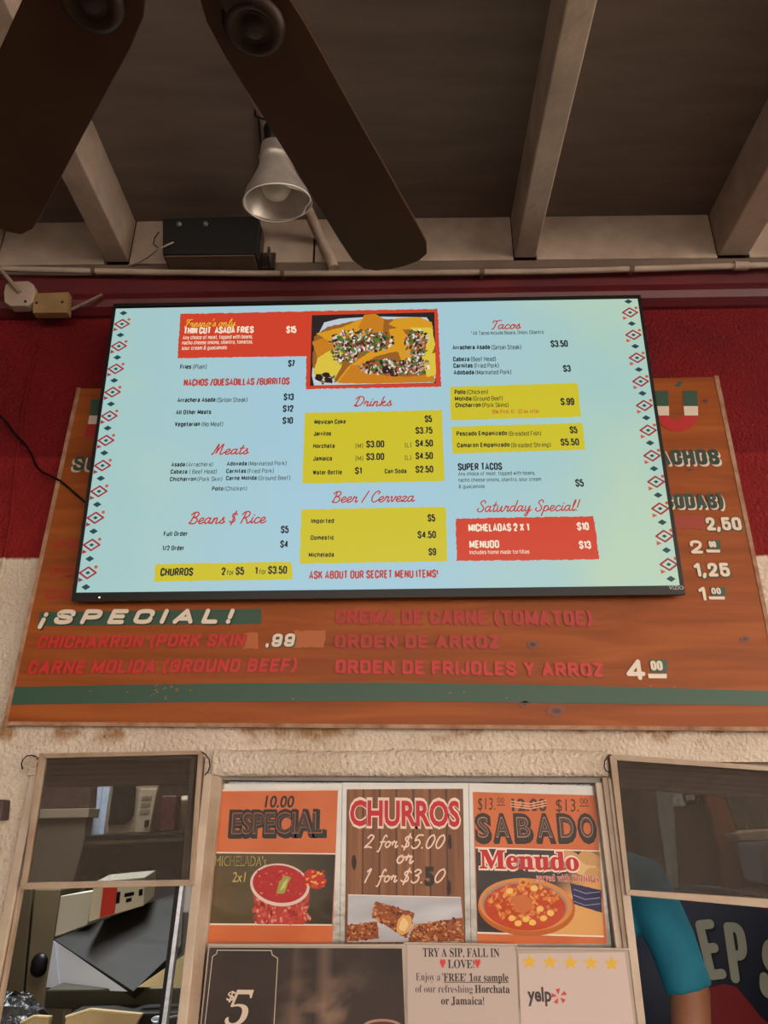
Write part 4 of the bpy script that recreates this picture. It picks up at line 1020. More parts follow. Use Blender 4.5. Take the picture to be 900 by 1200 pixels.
k3.ell((617, 1064), 57, 33, L(178, 92, 34), 2.5, 44, .06); k3.ell((616, 1060), 55, 31, L(206, 128, 62), 2.6, 44, .06); k3.ell((615, 1061), 50.5, 28, L(150, 128, 112), 2.7, 44, .06); k3.ell((615, 1063), 48, 27.5, L(182, 62, 26), 2.8, 44, .06)
MN = [L(206, 120, 44), L(190, 92, 34), L(214, 146, 66), L(168, 66, 28), L(200, 108, 50)]
for k in range(170):
    r = math.sqrt(random.random()); t = random.uniform(0, 6.283)
    k3.ell((614 + 42 * r * math.cos(t), 1060 + 22 * r * math.sin(t) - 3), random.uniform(1.2, 4.5), random.uniform(1, 2.8), random.choice(MN), 2.9 + k * .003, 8, random.uniform(0, 3), .3)
k3.poly([(600, 1050), (617, 1048), (625, 1062), (612, 1072), (603, 1064)], L(190, 100, 48), 3.6, wob=.0006); k3.ell((613, 1034), 5.5, 5, L(214, 140, 60), 3.6, 14, 0, .15); k3.ell((613, 1034), 2.6, 2.2, L(160, 76, 34), 3.7, 10)
for x, y in ((600, 1076), (607, 1082), (616, 1077), (624, 1081), (633, 1065), (637, 1076), (597, 1044), (626, 1041), (645, 1070)): k3.ell((x, y), 4.3, 3.6, L(226, 178, 88), 3.8, 12, 0, .1)
for lay, col, bd, e in ((4.4, L(230, 206, 190), .07, 1.2), (4.8, L(184, 34, 36), .02, 0)):
    k3.text(serif('Menudo'), 562 - e, 679 + e, 1017 + e * .4, 21 + e, col, bd, lay, y1=1020 + e * .4)
k3.text(serif('served with Tortillas'), 628, 701.5, 1032, 8, L(230, 204, 190), .03, 4.4, y1=1034); k3.text(serif('served with Tortillas'), 628, 701.5, 1032, 8, L(176, 34, 40), .0, 4.7, y1=1034)
k3.build('printed_sheet', M['print'], p3)

# --- lower holders
YS = YW - .012
M['acryl'] = mat('clear_acrylic_edge', L(176, 160, 146), .08, spec=.8, coat=.5)
def holder(label, quad, rim, cat='sign'):
    r = thing('sign_holder', aty(sum(p[0] for p in quad) / 4, max(p[1] for p in quad), YS), label, cat)
    MB().px(quad, YS, .004).build('acrylic_back', M['acryl'], r, bevel=.001)
    lipm = MB(); x0, x1 = quad[0], quad[1]
    lipm.px([x0, x1, (x1[0] + .3, x1[1] + rim), (x0[0] - .3, x0[1] + rim)], YS - .004, .004)
    lipm.build('acrylic_rim', M['acryl'], r, bevel=.001)
    return r, Ink((0, YS - .0009, CAMZ), (1, 0, 0), (0, 0, 1), .00015)
h1, a1 = holder('dark chalk-look drink placard priced five dollars, in the left acrylic holder', [(244, 1106), (474, 1106.5), (480, 1262), (228, 1262)], 3.5)
def chalk(s, t):
    base = mixc(L(42, 33, 31), L(64, 52, 47), fbm(s * 4, t * 3, 8))
    st = max(0, 1 - abs(s - .60) / .05) * .35 + max(0, 1 - abs(s - .46) / .02) * .3  # vertical streaks of reflection painted into the placard colour
    return mixc(mixc(base, L(150, 120, 100), st), L(172, 138, 116), max(0, fbm(s * 9, t * 7, 6) - .42) * 1.6 * max(0, 1 - abs(s - .62) / .3) * min(1, t * 2.2))
a1.grid([(245.5, 1110.5), (471, 1111.5), (477, 1260), (230, 1260)], 40, 26, chalk, 0)
LN = L(190, 170, 152)
fr_ = [(249, 1121), (254, 1117.5), (254.5, 1113.5), (318, 1113.8), (319, 1119), (325.5, 1123)]
a1.stroke([a1.uv(p) for p in fr_ + [(320, 1220)]], .0016, LN, 1); a1.stroke([a1.uv(p) for p in [(249, 1121), (238, 1220)]], .0016, LN, 1)
a1.text(serif('5'), 263, 295, 1202, 41, L(206, 186, 166), -.01, 2, shear=.28); a1.text('$', 265, 275.5, 1172.5, 11, L(206, 186, 166), .015, 2, shear=.2)
a1.ell((448, 1203), 23, 9, L(160, 124, 108), 2, 26); a1.ell((448, 1204), 20, 7, L(92, 50, 42), 2.3, 26); a1.poly([(425, 1203), (471, 1203), (466, 1255), (430, 1255)], L(110, 60, 48), 1.8)
a1.build('printed_sheet', M['print'], h1)
h2, a2_ = holder('white printed notice offering a free sample, in the middle acrylic holder', [(473, 1104), (606, 1106), (613, 1262), (476, 1262)], 2.5)
a2_.grid([(477, 1106.5), (603.5, 1108.5), (611, 1260), (479, 1260)], 4, 4, lambda s, t: L(184, 166, 156), 0)
TX = L(58, 46, 46)
a2_.text(serif('TRY A SIP, FALL IN'), 495.5, 585.5, 1121, 10, TX, .002, 2); a2_.text(serif('LOVE!'), 525, 556, 1134.3, 9.6, TX, .002, 2)
for x in (518.8, 559.6):
    a2_.poly([(x, 1135), (x - 3.4, 1128), (x - 2.8, 1124.4), (x - 1, 1124), (x, 1125.6), (x + 1, 1124), (x + 2.8, 1124.4), (x + 3.4, 1128)], L(206, 60, 56), 2)
a2_.text(serif("Enjoy a"), 487.5, 516, 1149, 9, TX, -.014, 2); a2_.text(serif("'FREE' 1oz sample"), 518.5, 596, 1149.6, 9, TX, .006, 2); a2_.poly([(520, 1150.6), (596, 1150.9), (596, 1151.8), (520, 1151.5)], TX, 2)
a2_.text(serif('of our refreshing'), 487, 554, 1163, 9, TX, -.014, 2); a2_.text(serif('Horchata'), 556.5, 597.5, 1163.4, 9, TX, .006, 2); a2_.text(serif('or Jamaica!'), 517, 567.5, 1177, 9, TX, .006, 2)
a2_.build('printed_sheet', M['print'], h2)
h3, a3 = holder('white five-star review card in the right acrylic holder, beside the right window', [(604.5, 1110), (737.5, 1111), (757, 1262), (611, 1262)], 3)
a3.grid([(607.5, 1117.5), (732, 1116), (751, 1260), (613, 1260)], 4, 4, lambda s, t: L(194, 174, 166), 0)
for x, y in ((620.3, 1127.3), (644.5, 1127.6), (668.7, 1128), (692.7, 1128.4), (716.8, 1129.2)):
    a3.poly([(x + (9.8 if k % 2 == 0 else 4.1) * math.sin(k * math.pi / 5), y - (9.8 if k % 2 == 0 else 4.1) * math.cos(k * math.pi / 5)) for k in range(10)], L(212, 168, 62), 2)
a3.text('yelp', 618.5, 646.5, 1173, 16, L(70, 62, 64), .03, 2)
for k in range(5):
    t = math.radians(-100 + 72 * k); c = (655, 1167.5); w_ = .3
    a3.poly([(c[0] + 2 * math.cos(t), c[1] + 2 * math.sin(t)), (c[0] + 9 * math.cos(t - w_), c[1] + 9 * math.sin(t - w_)), (c[0] + 9.5 * math.cos(t + w_), c[1] + 9.5 * math.sin(t + w_))], L(196, 66, 68), 2)
a3.build('printed_sheet', M['print'], h3)

# ================================================================== CEILING FAN
M['blade'] = mat('dark_fan_blade', L(64, 39, 22), .6, var=L(50, 30, 17), vscale=3, stretch=(2, 2, 2), spec=.2)
M['bronze'] = mat('aged_bronze', L(44, 28, 17), .45, .5)
HX, HY, HZ = -.264, .451, CAMZ + 1.0
fan = thing('ceiling_fan', (HX, HY, ZC), 'dark brown ceiling fan with broad rounded blades, hanging from the ceiling nearest the viewer', 'fan')
MB().lathe([(.0001, 0), (.075, 0), (.07, -.03), (.04, -.065), (.013, -.075)], (HX, HY, ZC), (0, 0, 1)).build('canopy', M['bronze'], fan)
MB().tube([(HX, HY, ZC - .05), (HX, HY, HZ + .16)], .012).build('downrod', M['bronze'], fan)
MB().lathe([(.02, .19), (.05, .185), (.11, .15), (.125, .10), (.12, .05), (.095, .02), (.06, -.015), (.03, -.03), (.0001, -.032)], (HX, HY, HZ), (0, 0, 1), 36).build('motor_housing', M['bronze'], fan)
half = [(.125, .030), (.14, .050), (.17, .061), (.22, .066), (.40, .070), (.60, .0765), (.655, .0765), (.684, .066), (.697, .045), (.702, .015)]
out2 = [(r, -t) for r, t in half] + [(r, t) for r, t in reversed(half)]
for ang in (67.4, 132.9, 206.5, 280.1, 353.8):
    a = math.radians(ang); d = V((math.cos(a), math.sin(a), 0)); w_ = V((-math.sin(a), math.cos(a), 0)); up_ = V((0, 0, 1))
    wt = (w_ * math.cos(.09) + up_ * math.sin(.09))
    base = V((HX, HY, HZ)); nt = d.cross(wt)
    b = MB(); b.prism([base + d * r + wt * t for r, t in out2], nt * .006)
    bl_ = b.build('blade', M['blade'], fan, bevel=.0015)
    ir = MB()
    c = base + d * .195 - nt * .001
    ir.lathe([(.0001, .012), (.012, .012), (.018, .006), (.024, .006), (.030, .013), (.036, .013), (.043, .004), (.044, 0)], c, -nt, 28)
    ir.prism([base + d * .085 + wt * .016 - nt * .012, base + d * .17 + wt * .022 - nt * .012, base + d * .17 - wt * .022 - nt * .012, base + d * .085 - wt * .016 - nt * .012], nt * .011)
    ir.build('blade_bracket', M['bronze'], bl_)

# ================================================================== CLAMP LAMP
mc = EYE + ray(325, 238) * 1.75
vd = ray(325, 238).normalized(); ux_ = (UP - vd * UP.dot(vd)).normalized()
ax = (ux_ * .87 + vd * .50 - RT * .06).normalized()
lamp = thing('clamp_lamp', mc + ax * .2, 'unlit clamp lamp with a dented aluminium reflector, clamped to the slanting ceiling pipe', 'lamp')
def dent(t, h): return 1 + (-.10 * math.exp(-((t - 5.35) / .28) ** 2) + .03 * math.sin(2 * t + .5) + .02 * math.sin(3 * t)) * max(0, 1 - h / .06)
M['reflector'] = mat('spun_aluminium', L(214, 204, 194), .38, .55, var=L(170, 160, 150), vscale=16)
MB().lathe([(.082, 0), (.0795, .003), (.073, .028), (.056, .058), (.044, .080), (.037, .098), (.035, .115), (.037, .118), (.0345, .122), (.030, .15), (.020, .153)], mc, ax, 48, dent).build('reflector', M['reflector'], lamp, solid=.0012)
rim = MB(); a0 = V((0, 0, 1)); u_ = (a0 - ax * a0.dot(ax)).normalized(); w_ = ax.cross(u_)
rim.tube([mc + (u_ * math.cos(t) + w_ * math.sin(t)) * .082 * dent(t, 0) for t in [k * math.pi / 24 for k in range(49)]], .0016, 6)
rim.build('rolled_rim', mat('bright_rim', L(235, 228, 218), .5, .0), lamp)
pr = [(.0001, -.036)] + [(.036 * math.sin(t), -.036 * math.cos(t)) for t in [k * math.pi / 10 for k in range(1, 9)]] + [(.014, .045), (.013, .08)]
MB().lathe(pr, mc + ax * .045, ax, 24).build('bulb', mat('frosted_bulb', L(190, 178, 160), .3), lamp)
MB().lathe([(.0001, .148), (.019, .148), (.022, .156), (.022, .195), (.017, .205), (.012, .212), (.0001, .213)], mc, ax, 20).build('socket', M['black'], lamp)
st = mc + ax * .185
cl = MB()
zp_ = CAMZ + 1.63
jaw = atz(323, 164, zp_)
cl.tube([st + V((.004, .012, .012)), (st + jaw) / 2 + V((0, .0, -.02)), jaw + V((-.004, 0, -.028))], .006, 8)
cl.lathe([(.0175, -.014), (.022, -.014), (.022, .014), (.0175, .014), (.0175, -.014)], jaw, atz(331, 183, zp_) - atz(300, 112, zp_), 20)
cl.build('spring_clamp', M['black'], lamp)
tp = mc + ax * .21
MB().tube([tp, tp + V((-.02, .0, .012)), tp + V((-.045, .005, .03)), tp + V((-.05, .01, .08)), V((tp.x - .055, tp.y + .06, ZC - .004)), V((tp.x - .09, YW - .08, ZC - .004))], .0028, 8).build('cord', M['black'], lamp)

p2_ = thing('conduit_pipe', aty(389, 310, 1.66), 'pale painted pipe slanting up along the ceiling behind the clamp lamp and fan blade', 'pipe')
MB().tube([aty(391, 314, 1.652), aty(387, 303, 1.645), atz(378, 285, zp_ - .01), atz(366, 258, zp_), atz(331, 183, zp_), atz(300, 112, zp_), atz(262, 24, zp_)], .0158, 14).build('tube', M['beam'], p2_)
hb = atz(300, 112, zp_); MB().tube([hb + V((0, 0, .0)), V((hb.x, hb.y, ZC))], .006, 8).build('hanger', M['bronze'], p2_)
hb = atz(262, 24, zp_); MB().tube([hb + V((0, 0, .0)), V((hb.x, hb.y, ZC))], .006, 8).build('hanger', M['bronze'], p2_)

# ================================================================== BLACK BOX, PIPE AND FITTINGS
spk = thing('speaker_box', aty(248, 297, 1.60), 'black box with two knobs tucked under the ceiling, left of the clamp lamp', 'speaker')
sb = MB(); f0 = [aty(x, y, 1.595) for x, y in ((190.5, 256), (303.5, 253), (300, 297), (190.5, 297.5))]
sb.prism(f0, (0, .078, 0)); sb.build('cabinet', mat('black_vinyl', L(16, 15, 14), .6, bump=.2, bscale=200), spk, bevel=.002)
cz = f0[2].z
MB().box(f0[3].x + .006, 1.601, cz - .0035, f0[2].x - .006, 1.668, cz + .001).build('base_panel', mat('raw_brown_board', L(104, 82, 64), .8, var=L(84, 66, 52), vscale=10), spk)
for x in (210, 241):
    MB().lathe([(.0001, .006), (.006, .006), (.008, 0)], aty(x, 263, 1.595), (0, -1, 0), 16).build('knob', mat('grey_knob', L(110, 104, 98), .4), spk)
br = MB(); q = aty(309, 285, 1.60)
br.box(f0[1].x + .001, 1.62, cz + .002, f0[1].x + .006, 1.665, f0[1].z - .02); br.box(f0[1].x + .001, 1.655, cz + .002, f0[1].x + .045, 1.665, cz + .06)
br.box(f0[1].x + .03, 1.61, cz + .002, f0[1].x + .036, 1.665, cz + .04)
br.build('bracket', mat('dull_metal', L(70, 58, 48), .5, .5), spk, bevel=.001)
wr = thing('loose_wire', aty(180, 300, 1.64), 'thin pale wire looping out from the left side of the black box', 'wire')
MB().tube([aty(*p) for p in ((203, 284, 1.588), (196, 287, 1.580), (184, 293, 1.592), (174, 301, 1.64), (164, 307, 1.668), (150, 311, 1.672))], .0022, 8).build('strand', M['beam'], wr)
MB().tube([aty(*p) for p in ((186, 291, 1.61), (180, 286, 1.62), (181, 279, 1.63), (186, 272, 1.63))], .0018, 8).build('strand', M['black'], wr)

YPp = 1.645
pipe = thing('conduit_pipe', aty(450, 322, YPp), 'long white painted conduit pipe running level across the top of the wall', 'pipe')
pp = [aty(x, y, YPp) for x, y in ((-120, 312), (0, 315), (90, 317.3), (170, 319), (330, 320.8), (480, 320), (640, 318), (760, 315), (850, 312), (1000, 308.5), (1250, 303), (1450, 298))]
MB().tube(pp, .0088, 12).build('tube', M['beam'], pipe)
for x, y in ((331, 320.8), (565, 319.2), (110, 317.6), (740, 315.5)):
    c = aty(x, y, YPp)
    cp = MB(); cp.tube([c + V((-.006, 0, 0)), c + V((.006, 0, 0))], .0112, 12)
    cp.box(c.x - .005, c.y + .007, c.z - .004, c.x + .005, YW - .034, c.z + .004); cp.build('strap', mat('rusty_strap', L(96, 74, 58), .7), pipe)
c = aty(868, 311.5, YPp); MB().tube([c + V((-.02, 0, 0)), c + V((.02, 0, -.001))], .0125, 14).build('coupling', M['beam'], pipe)

jb = thing('junction_cover', aty(22, 358, 1.63), 'round pale cover plate with a slanting rod, high on the left end of the wall', 'cover plate')
cv = MB(); cv.px([(6, 333), (12, 329.5), (33, 329), (39, 333), (41.5, 343), (38, 353), (31, 358), (12, 358.5), (5, 354), (4, 343)], 1.63, .028); cv.build('plate', M['beam'], jb, bevel=.003)
MB().tube([aty(-14, 298, 1.58), aty(2, 317, 1.605), aty(23, 343, 1.629)], .0065, 10).build('rod', mat('grey_rod', L(128, 108, 92), .5), jb)
MB().lathe([(.0001, .004), (.003, .004), (.004, 0)], aty(30, 353.5, 1.63), (0, -1, 0), 10).build('screw', M['flat_black'], jb)
yb_ = thing('electrical_box', aty(58, 366, 1.63), 'small yellowish blank box beside the round cover plate', 'box')
MB().px([(39, 343.5), (80.5, 342), (79, 366), (38, 366.5)], 1.632, .026).build('casing', mat('yellowed_plastic', L(150, 120, 78), .5, var=L(130, 102, 64), vscale=20), yb_, bevel=.002)
for x, y in ((43, 355), (73, 354)): MB().lathe([(.0001, .002), (.0035, .002), (.004, 0)], aty(x, y, 1.632), (0, -1, 0), 10).build('screw', M['bronze'], yb_)
rd = thing('cut_tube', aty(102, 358, 1.65), 'short cut end of pale tube slanting beside the small yellowish box', 'tube')
MB().tube([aty(84, 362.5, 1.648), aty(120, 345, 1.640)], .0045, 10).build('tube', mat('pale_tube', L(120, 98, 86), .6), rd)
ds = thing('power_cable', aty(50, 555, 1.685), 'thin black cable curving over the red wall and in behind the television', 'cable')
MB().tube([V(p) for p in catmull([tuple(aty(*p)) for p in ((-40, 440, 1.69), (-8, 480, 1.69), (6, 493, 1.69), (22, 513, 1.69), (35, 530, 1.689), (43, 548, 1.682), (52, 556, 1.672), (70, 563, 1.670), (86, 576, 1.670), (103, 591, 1.669), (130, 606, 1.668))] , 1)] if False else
          [aty(*p) for p in ((-40, 440, 1.69), (-8, 480, 1.69), (0, 487, 1.69), (7, 494, 1.69), (14, 505, 1.69), (23, 514, 1.69), (32, 524, 1.69), (38, 535, 1.688), (42, 546, 1.684), (50, 554, 1.676), (60, 558, 1.671), (70, 563, 1.670), (79, 570, 1.670), (90, 580, 1.670), (103, 591, 1.669), (130, 606, 1.668))], .0027, 8).build('cable', M['black'], ds)
pc = thing('painted_cable', aty(10, 640, 1.696), 'red-painted cable running down the left part of the wall under the black cable', 'cable')
MB().tube([aty(x, y, YW - .002) for x, y in ((48, 398), (44, 412), (34, 445), (28, 475), (22, 520), (17, 560), (13, 610), (6, 650), (0, 682), (-8, 720))], .0042, 8).build('cable', M['wall'], pc)
wb = thing('wall_box', aty(-4, 960, 1.66), 'dark box fixed at the far left edge of the white wall', 'box')
MB().px([(-26, 935), (3.5, 937), (1.5, 961), (-30, 962)], 1.665, .035).build('casing', mat('dark_maroon_plastic', L(60, 40, 40), .5), wb, bevel=.003)
def hook(label, pts):
    h = thing('wire_hook', aty(pts[0][0], pts[0][1], YW - .02), label, 'hook')
    MB().tube([aty(x, y, YW - dz) for x, y, dz in pts], .0014, 8).build('wire', M['bronze'], h)
hook('bent wire hook at the upper left corner of the left window screen', [(26.5, 901, .004), (25, 896, .016), (27, 890, .022), (31, 886, .024), (37, 885, .024), (43, 887, .024)])
hook('bent wire hook between the left window screen and the posters', [(237, 882, .024), (241, 884, .026), (245, 890, .026), (246, 898, .024), (244, 904, .018), (240, 908, .016)])
hook('bent wire hook at the upper left corner of the right window screen', [(716, 885, .024), (712, 887, .026), (708.5, 892, .026), (708, 899, .024), (711, 904, .018), (715, 905, .016)])
lt = thing('screen_latch', aty(40, 908, YW - .02), 'small aluminium latch on the left rail of the left window', 'latch')
lm = MB(); lm.px([(35, 891), (45, 890), (42, 908), (32, 909)], YW - .018, .005); lm.px([(38, 894), (43, 893.5), (42, 898), (37, 898.5)], YW - .024, .006); lm.px([(36.5, 901), (41.5, 900.5), (40.5, 905), (35.5, 905.5)], YW - .022, .004)
lm.build('plate', M['alu'], lt, bevel=.0008)

# ================================================================== KITCHEN SEEN THROUGH THE LEFT WINDOW
def blind(label, q, n):
    r = thing('slatted_blind', aty(q[3][0], q[3][1], 1.775), label, 'blind')
    a, b, c, d = [aty(x, y, 1.775) for x, y in q]
    slat = MB()
    for k in range(n):
        t0, t1 = k / n, (k + .86) / n
        slat.prism([a.lerp(d, t0), b.lerp(c, t0), b.lerp(c, t1), a.lerp(d, t1)], (0, .006 + .004 * (k % 2), 0))
    slat.prism([p + V((0, .012, 0)) for p in (a, b, c, d)], (0, .004, 0))
    slat.build('slats', mat('brown_slats', L(150, 124, 104), .7, var=L(124, 100, 84), vscale=20, stretch=(1, 1, 12)), r)
blind('brown slatted blind rolled up at the top of the left window', [(45, 884), (238, 880), (235, 919), (40, 923)], 6)
blind('brown slatted blind rolled up at the top of the right window', [(716, 886), (965, 903), (968, 941), (720, 923.5)], 6)

def thing_px(name, label, cat, q, Y, th, m, part='body', bevel=.004):
    b = max(q, key=lambda p: p[1])
    r = thing(name, aty(b[0], b[1], Y), label, cat)
    MB().px(q, Y, th).build(part, m, r, bevel=bevel)
    return r
olive = mat('olive_enamel', L(104, 90, 62), .5, var=L(80, 70, 48), vscale=4)
cab = thing_px('storage_cabinet', 'tall brown cabinet seen at the left through the left window screen', 'cabinet', [(30, 957), (101, 957), (62, 1300), (-30, 1300)], 3.3, .08, mat('brown_laminate', L(116, 100, 78), .6, var=L(96, 82, 62), vscale=4))
MB().px([(28, 948.5), (105, 947), (103, 958), (28, 960)], 3.28, .12).build('top_rail', mat('pale_rail', L(158, 140, 112), .6), cab, bevel=.003)
thing_px('cardboard_box', 'dark reddish-brown box on top of the tall brown cabinet', 'box', [(50, 905), (108, 903), (104.5, 946.5), (46, 948)], 3.30, .08, mat('dark_red_card', L(92, 60, 46), .8, var=L(72, 46, 36), vscale=6))
frg = thing('refrigerator', aty(20, 1300, 2.76), 'olive-brown refrigerator with a dark oval handle, lower left of the left window', 'refrigerator')
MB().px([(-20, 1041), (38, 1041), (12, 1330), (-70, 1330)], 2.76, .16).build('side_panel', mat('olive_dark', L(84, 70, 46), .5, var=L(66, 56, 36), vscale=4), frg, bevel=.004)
dr = MB().px([(40, 1041), (71.5, 1041), (51, 1180), (36, 1330), (13, 1330)], 2.75, .17).build('door', olive, frg, bevel=.006)
hd = MB(); c = aty(46, 1131, 2.75); hd.lathe([(.0001, .016), (.015, .015), (.024, .008), (.026, 0)], c, (0, -1, 0), 20, lambda t, h: 1.0 + .35 * abs(math.cos(t)))
hd.build('handle', M['black'], dr)
bag = thing('black_bag', aty(22, 1230, 2.12), 'crumpled black bag at the bottom left corner of the left window', 'bag')
bb = MB(); cb = aty(8, 1208, 2.06); n = 26; vs = []
for i in range(14):
    ph = math.pi * i / 13
    for k in range(n):
        t = 2 * math.pi * k / n; rr = .078 * (1 + .22 * (fbm(k * .9, i * 1.1, 3) - .5) * 2)
        vs.append(cb + V((1.15 * rr * math.sin(ph) * math.cos(t), rr * math.sin(ph) * math.sin(t), .95 * rr * math.cos(ph))))
bb.add(vs, [(i * n + k, i * n + (k + 1) % n, (i + 1) * n + (k + 1) % n, (i + 1) * n + k) for i in range(13) for k in range(n)])
bb.build('sack', mat('black_plastic_bag', L(26, 22, 20), .4, bump=.6, bscale=60), bag)
for lab, q in (('leftmost of the three pale blue-white strips hanging beyond the left window screen', ((107.5, 912), (113.8, 912), (107, 978.5), (100.6, 978.5))),
               ('middle of the three pale blue-white strips hanging beyond the left window screen', ((114.4, 912), (121.2, 912), (114.2, 978), (107.6, 978.5))),
               ('rightmost pale blue-white strip hanging beyond the left window screen, beside the microwave', ((121.8, 912), (130.5, 912), (121, 978), (114.8, 978)))):
    zc_ = aty(q[0][0], 912, 3.5)
    q = (down(q[0], q[3], 672), down(q[1], q[2], 672), q[2], q[3])
    p_ = [aty(x, y, 3.5) for x, y in q]; p_[0].z = p_[1].z = 2.8
    r_ = thing('curtain_strip', p_[3], lab, 'curtain', 'hanging plastic strips')
    MB().prism(p_, (0, .012, 0)).build('strip', mat('pale_plastic', L(206, 218, 232), .35), r_, bevel=.001)
mw = thing('microwave', aty(150, 978, 2.8), 'beige microwave with a dark rounded door, behind the left window screen', 'microwave')
beige = mat('beige_enamel', L(178, 160, 128), .5, var=L(158, 140, 110), vscale=6)
MB().px([(131, 905), (190, 905), (176, 977), (121, 979)], 2.82, .35).build('casing', beige, mw, bevel=.008)
MB().px([(134, 908), (160, 908), (156, 955), (152, 962), (144, 966), (126, 967)], 2.81, .012).build('door_window', M['black'], mw, bevel=.003)
pn = MB().px([(164, 924), (184.5, 924), (174.5, 975), (157.5, 976)], 2.81, .011).build('control_panel', mat('pale_panel', L(196, 178, 146), .5), mw, bevel=.002)
for q in ([(170, 961), (175, 960.6), (173.5, 969), (168.5, 969.5)],): MB().px(q, 2.806, .005).build('button', M['black'], pn)
for y in (933, 941, 949):
    d = (y - 924) * .155; MB().px([(168 - d, y), (179 - d, y - .4), (178.3 - d, y + 3.5), (167.3 - d, y + 4)], 2.807, .004).build('button', mat('tan_button', L(150, 132, 104), .5), pn)
thing_px('food_package', 'dark red package beside the microwave behind the left window screen', 'package', [(189, 932), (208, 932), (204.5, 973), (184.5, 974.5)], 2.72, .06, mat('dark_red_pack', L(92, 34, 30), .5), bevel=.006)
tb = thing('plastic_tub', aty(213, 972, 2.72), 'pale round plastic tub at the right edge behind the left window screen', 'tub')
c = aty(216, 972, 2.83)
MB().lathe([(.0001, 0), (.026, 0), (.03, .01), (.034, .09), (.036, .095), (.034, .1), (.02, .112), (.0001, .114)], c, (0, 0, 1), 24).build('tub', mat('pale_tub', L(176, 152, 122), .5), tb)
hood = thing('grill_hood', aty(160, 1045, 2.6), 'dark greasy steel shelf holding the microwave, behind the left window screen', 'shelf')
MB().px([(100, 979.5), (232, 974.5), (226, 1036), (84, 1038)], 2.62, .62).build('shelf', M['darksteel'], hood, bevel=.004)
MB().px([(100, 986), (228, 981), (227, 985), (99, 990)], 2.60, .02).build('front_lip', M['steel'] if False else mat('dim_steel', L(96, 88, 70), .4, .6), hood)
# cartons and the sloping bin
def corners(*ps): return [aty(*p) for p in ps]
ct = thing('beer_carton', aty(103, 1080, 2.3), 'white drinks carton with a red label band, on the dark counter in the left window', 'carton')
cq = corners((103.5, 1080.5, 2.28), (168, 1061.5, 2.42), (170, 1028, 2.42), (110, 1034, 2.28))
dirn = V((-.03, .2, .01))
MB().prism(cq, dirn).build('card', mat('white_card', L(206, 196, 170), .6), ct, bevel=.002)
def onq(q, s, t, off=.002): return q[0].lerp(q[1], s).lerp(q[3].lerp(q[2], s), t) - V((0, off, 0))
def patch(q, s0, t0, s1, t1, name, m, parent, off=.003): MB().prism([onq(q, s0, t0, off), onq(q, s1, t0, off), onq(q, s1, t1, off), onq(q, s0, t1, off)], (0, .003, 0)).build(name, m, parent)
patch(cq, .20, .02, .46, 1, 'red_label', mat('red_label', L(200, 52, 34), .5), ct)
patch(cq, .47, .30, .53, .64, 'dark_seal', M['black'], ct); patch(cq, .62, .44, .80, .56, 'printed_line', M['black'], ct); patch(cq, .66, .26, .76, .38, 'printed_line', M['black'], ct); patch(cq, .90, .38, .97, .60, 'printed_line', M['black'], ct); patch(cq, .50, .78, 1, .83, 'printed_line', M['black'], ct)
b2 = thing('white_box', aty(80, 1100, 2.4), 'plain whitish box left of the red-labelled carton in the left window', 'box')
MB().prism(corners((64, 1098, 2.42), (102, 1084, 2.40), (109, 1044, 2.40), (71, 1050, 2.42)), (0, .18, 0)).build('card', mat('grey_card', L(180, 176, 156), .6), b2, bevel=.002)
bn = thing('steel_bin', aty(110, 1190, 2.2), 'stainless bin with a dark sloping lid in the lower part of the left window', 'bin')
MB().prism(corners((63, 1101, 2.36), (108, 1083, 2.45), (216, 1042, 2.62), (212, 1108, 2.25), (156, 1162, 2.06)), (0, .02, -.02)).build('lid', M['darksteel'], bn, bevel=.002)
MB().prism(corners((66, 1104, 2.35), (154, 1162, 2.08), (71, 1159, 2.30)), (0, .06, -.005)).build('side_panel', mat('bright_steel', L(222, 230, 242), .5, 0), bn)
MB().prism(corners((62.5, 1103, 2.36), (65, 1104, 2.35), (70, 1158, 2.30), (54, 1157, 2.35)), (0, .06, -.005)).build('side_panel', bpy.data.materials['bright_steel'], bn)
MB().prism(corners((54, 1160, 2.2), (215, 1157, 2.08), (215, 1188, 2.08), (52, 1182, 2.2)), (0, .2, 0)).build('front_ledge', mat('olive_steel', L(66, 62, 46), .4, .4), bn, bevel=.004)  # front ledge of dark olive-grey steel
MB().prism(corners((76, 1190, 2.02), (216, 1186, 1.98), (216, 1330, 1.98), (66, 1330, 2.02)), (0, .1, 0)).build('counter', M['darksteel'], bn, bevel=.004)
thing_px('cream_carton', 'cream-coloured folded carton at the right of the left window', 'carton', [(161, 1157), (216, 1119), (214, 1157.5)], 2.04, .03, mat('cream_card', L(206, 190, 142), .6), 'card', .001)
for i, (q, lab) in enumerate((([(77, 1192), (106, 1183), (166, 1189), (160, 1199), (152, 1225), (72, 1225)], 'buff paper tray at the bottom edge of the left window'), ([(24, 1199), (40, 1191), (58, 1192), (50, 1225), (14, 1225)], 'small buff tray half hidden by the black bag'))):
    t_ = thing_px('food_tray', lab, 'tray', q, 1.93 if i == 0 else 1.96, .02, mat('buff_paper', L(170, 150, 106), .7, var=L(146, 126, 88), vscale=12), 'tray', .002)
    q2 = [(x, y - 1.5) for x, y in q[:3]]; MB().tube([aty(x, y, 1.928 if i == 0 else 1.958) for x, y in q[:3]], .003, 8).build('rim', mat('buff_rim', L(190, 170, 124), .7), t_)
lad = thing('steel_ladle', aty(184, 1200, 1.93), 'small shiny steel ladle at the bottom right of the left window', 'ladle')
cc = aty(184, 1195, 1.93)
MB().lathe([(.0001, -.012), (.008, -.009), (.012, 0), (.0125, .002), (.011, .002), (.007, -.006), (.0001, -.009)], cc, (0, -.3, 1), 18).build('bowl', M['steel'], lad)
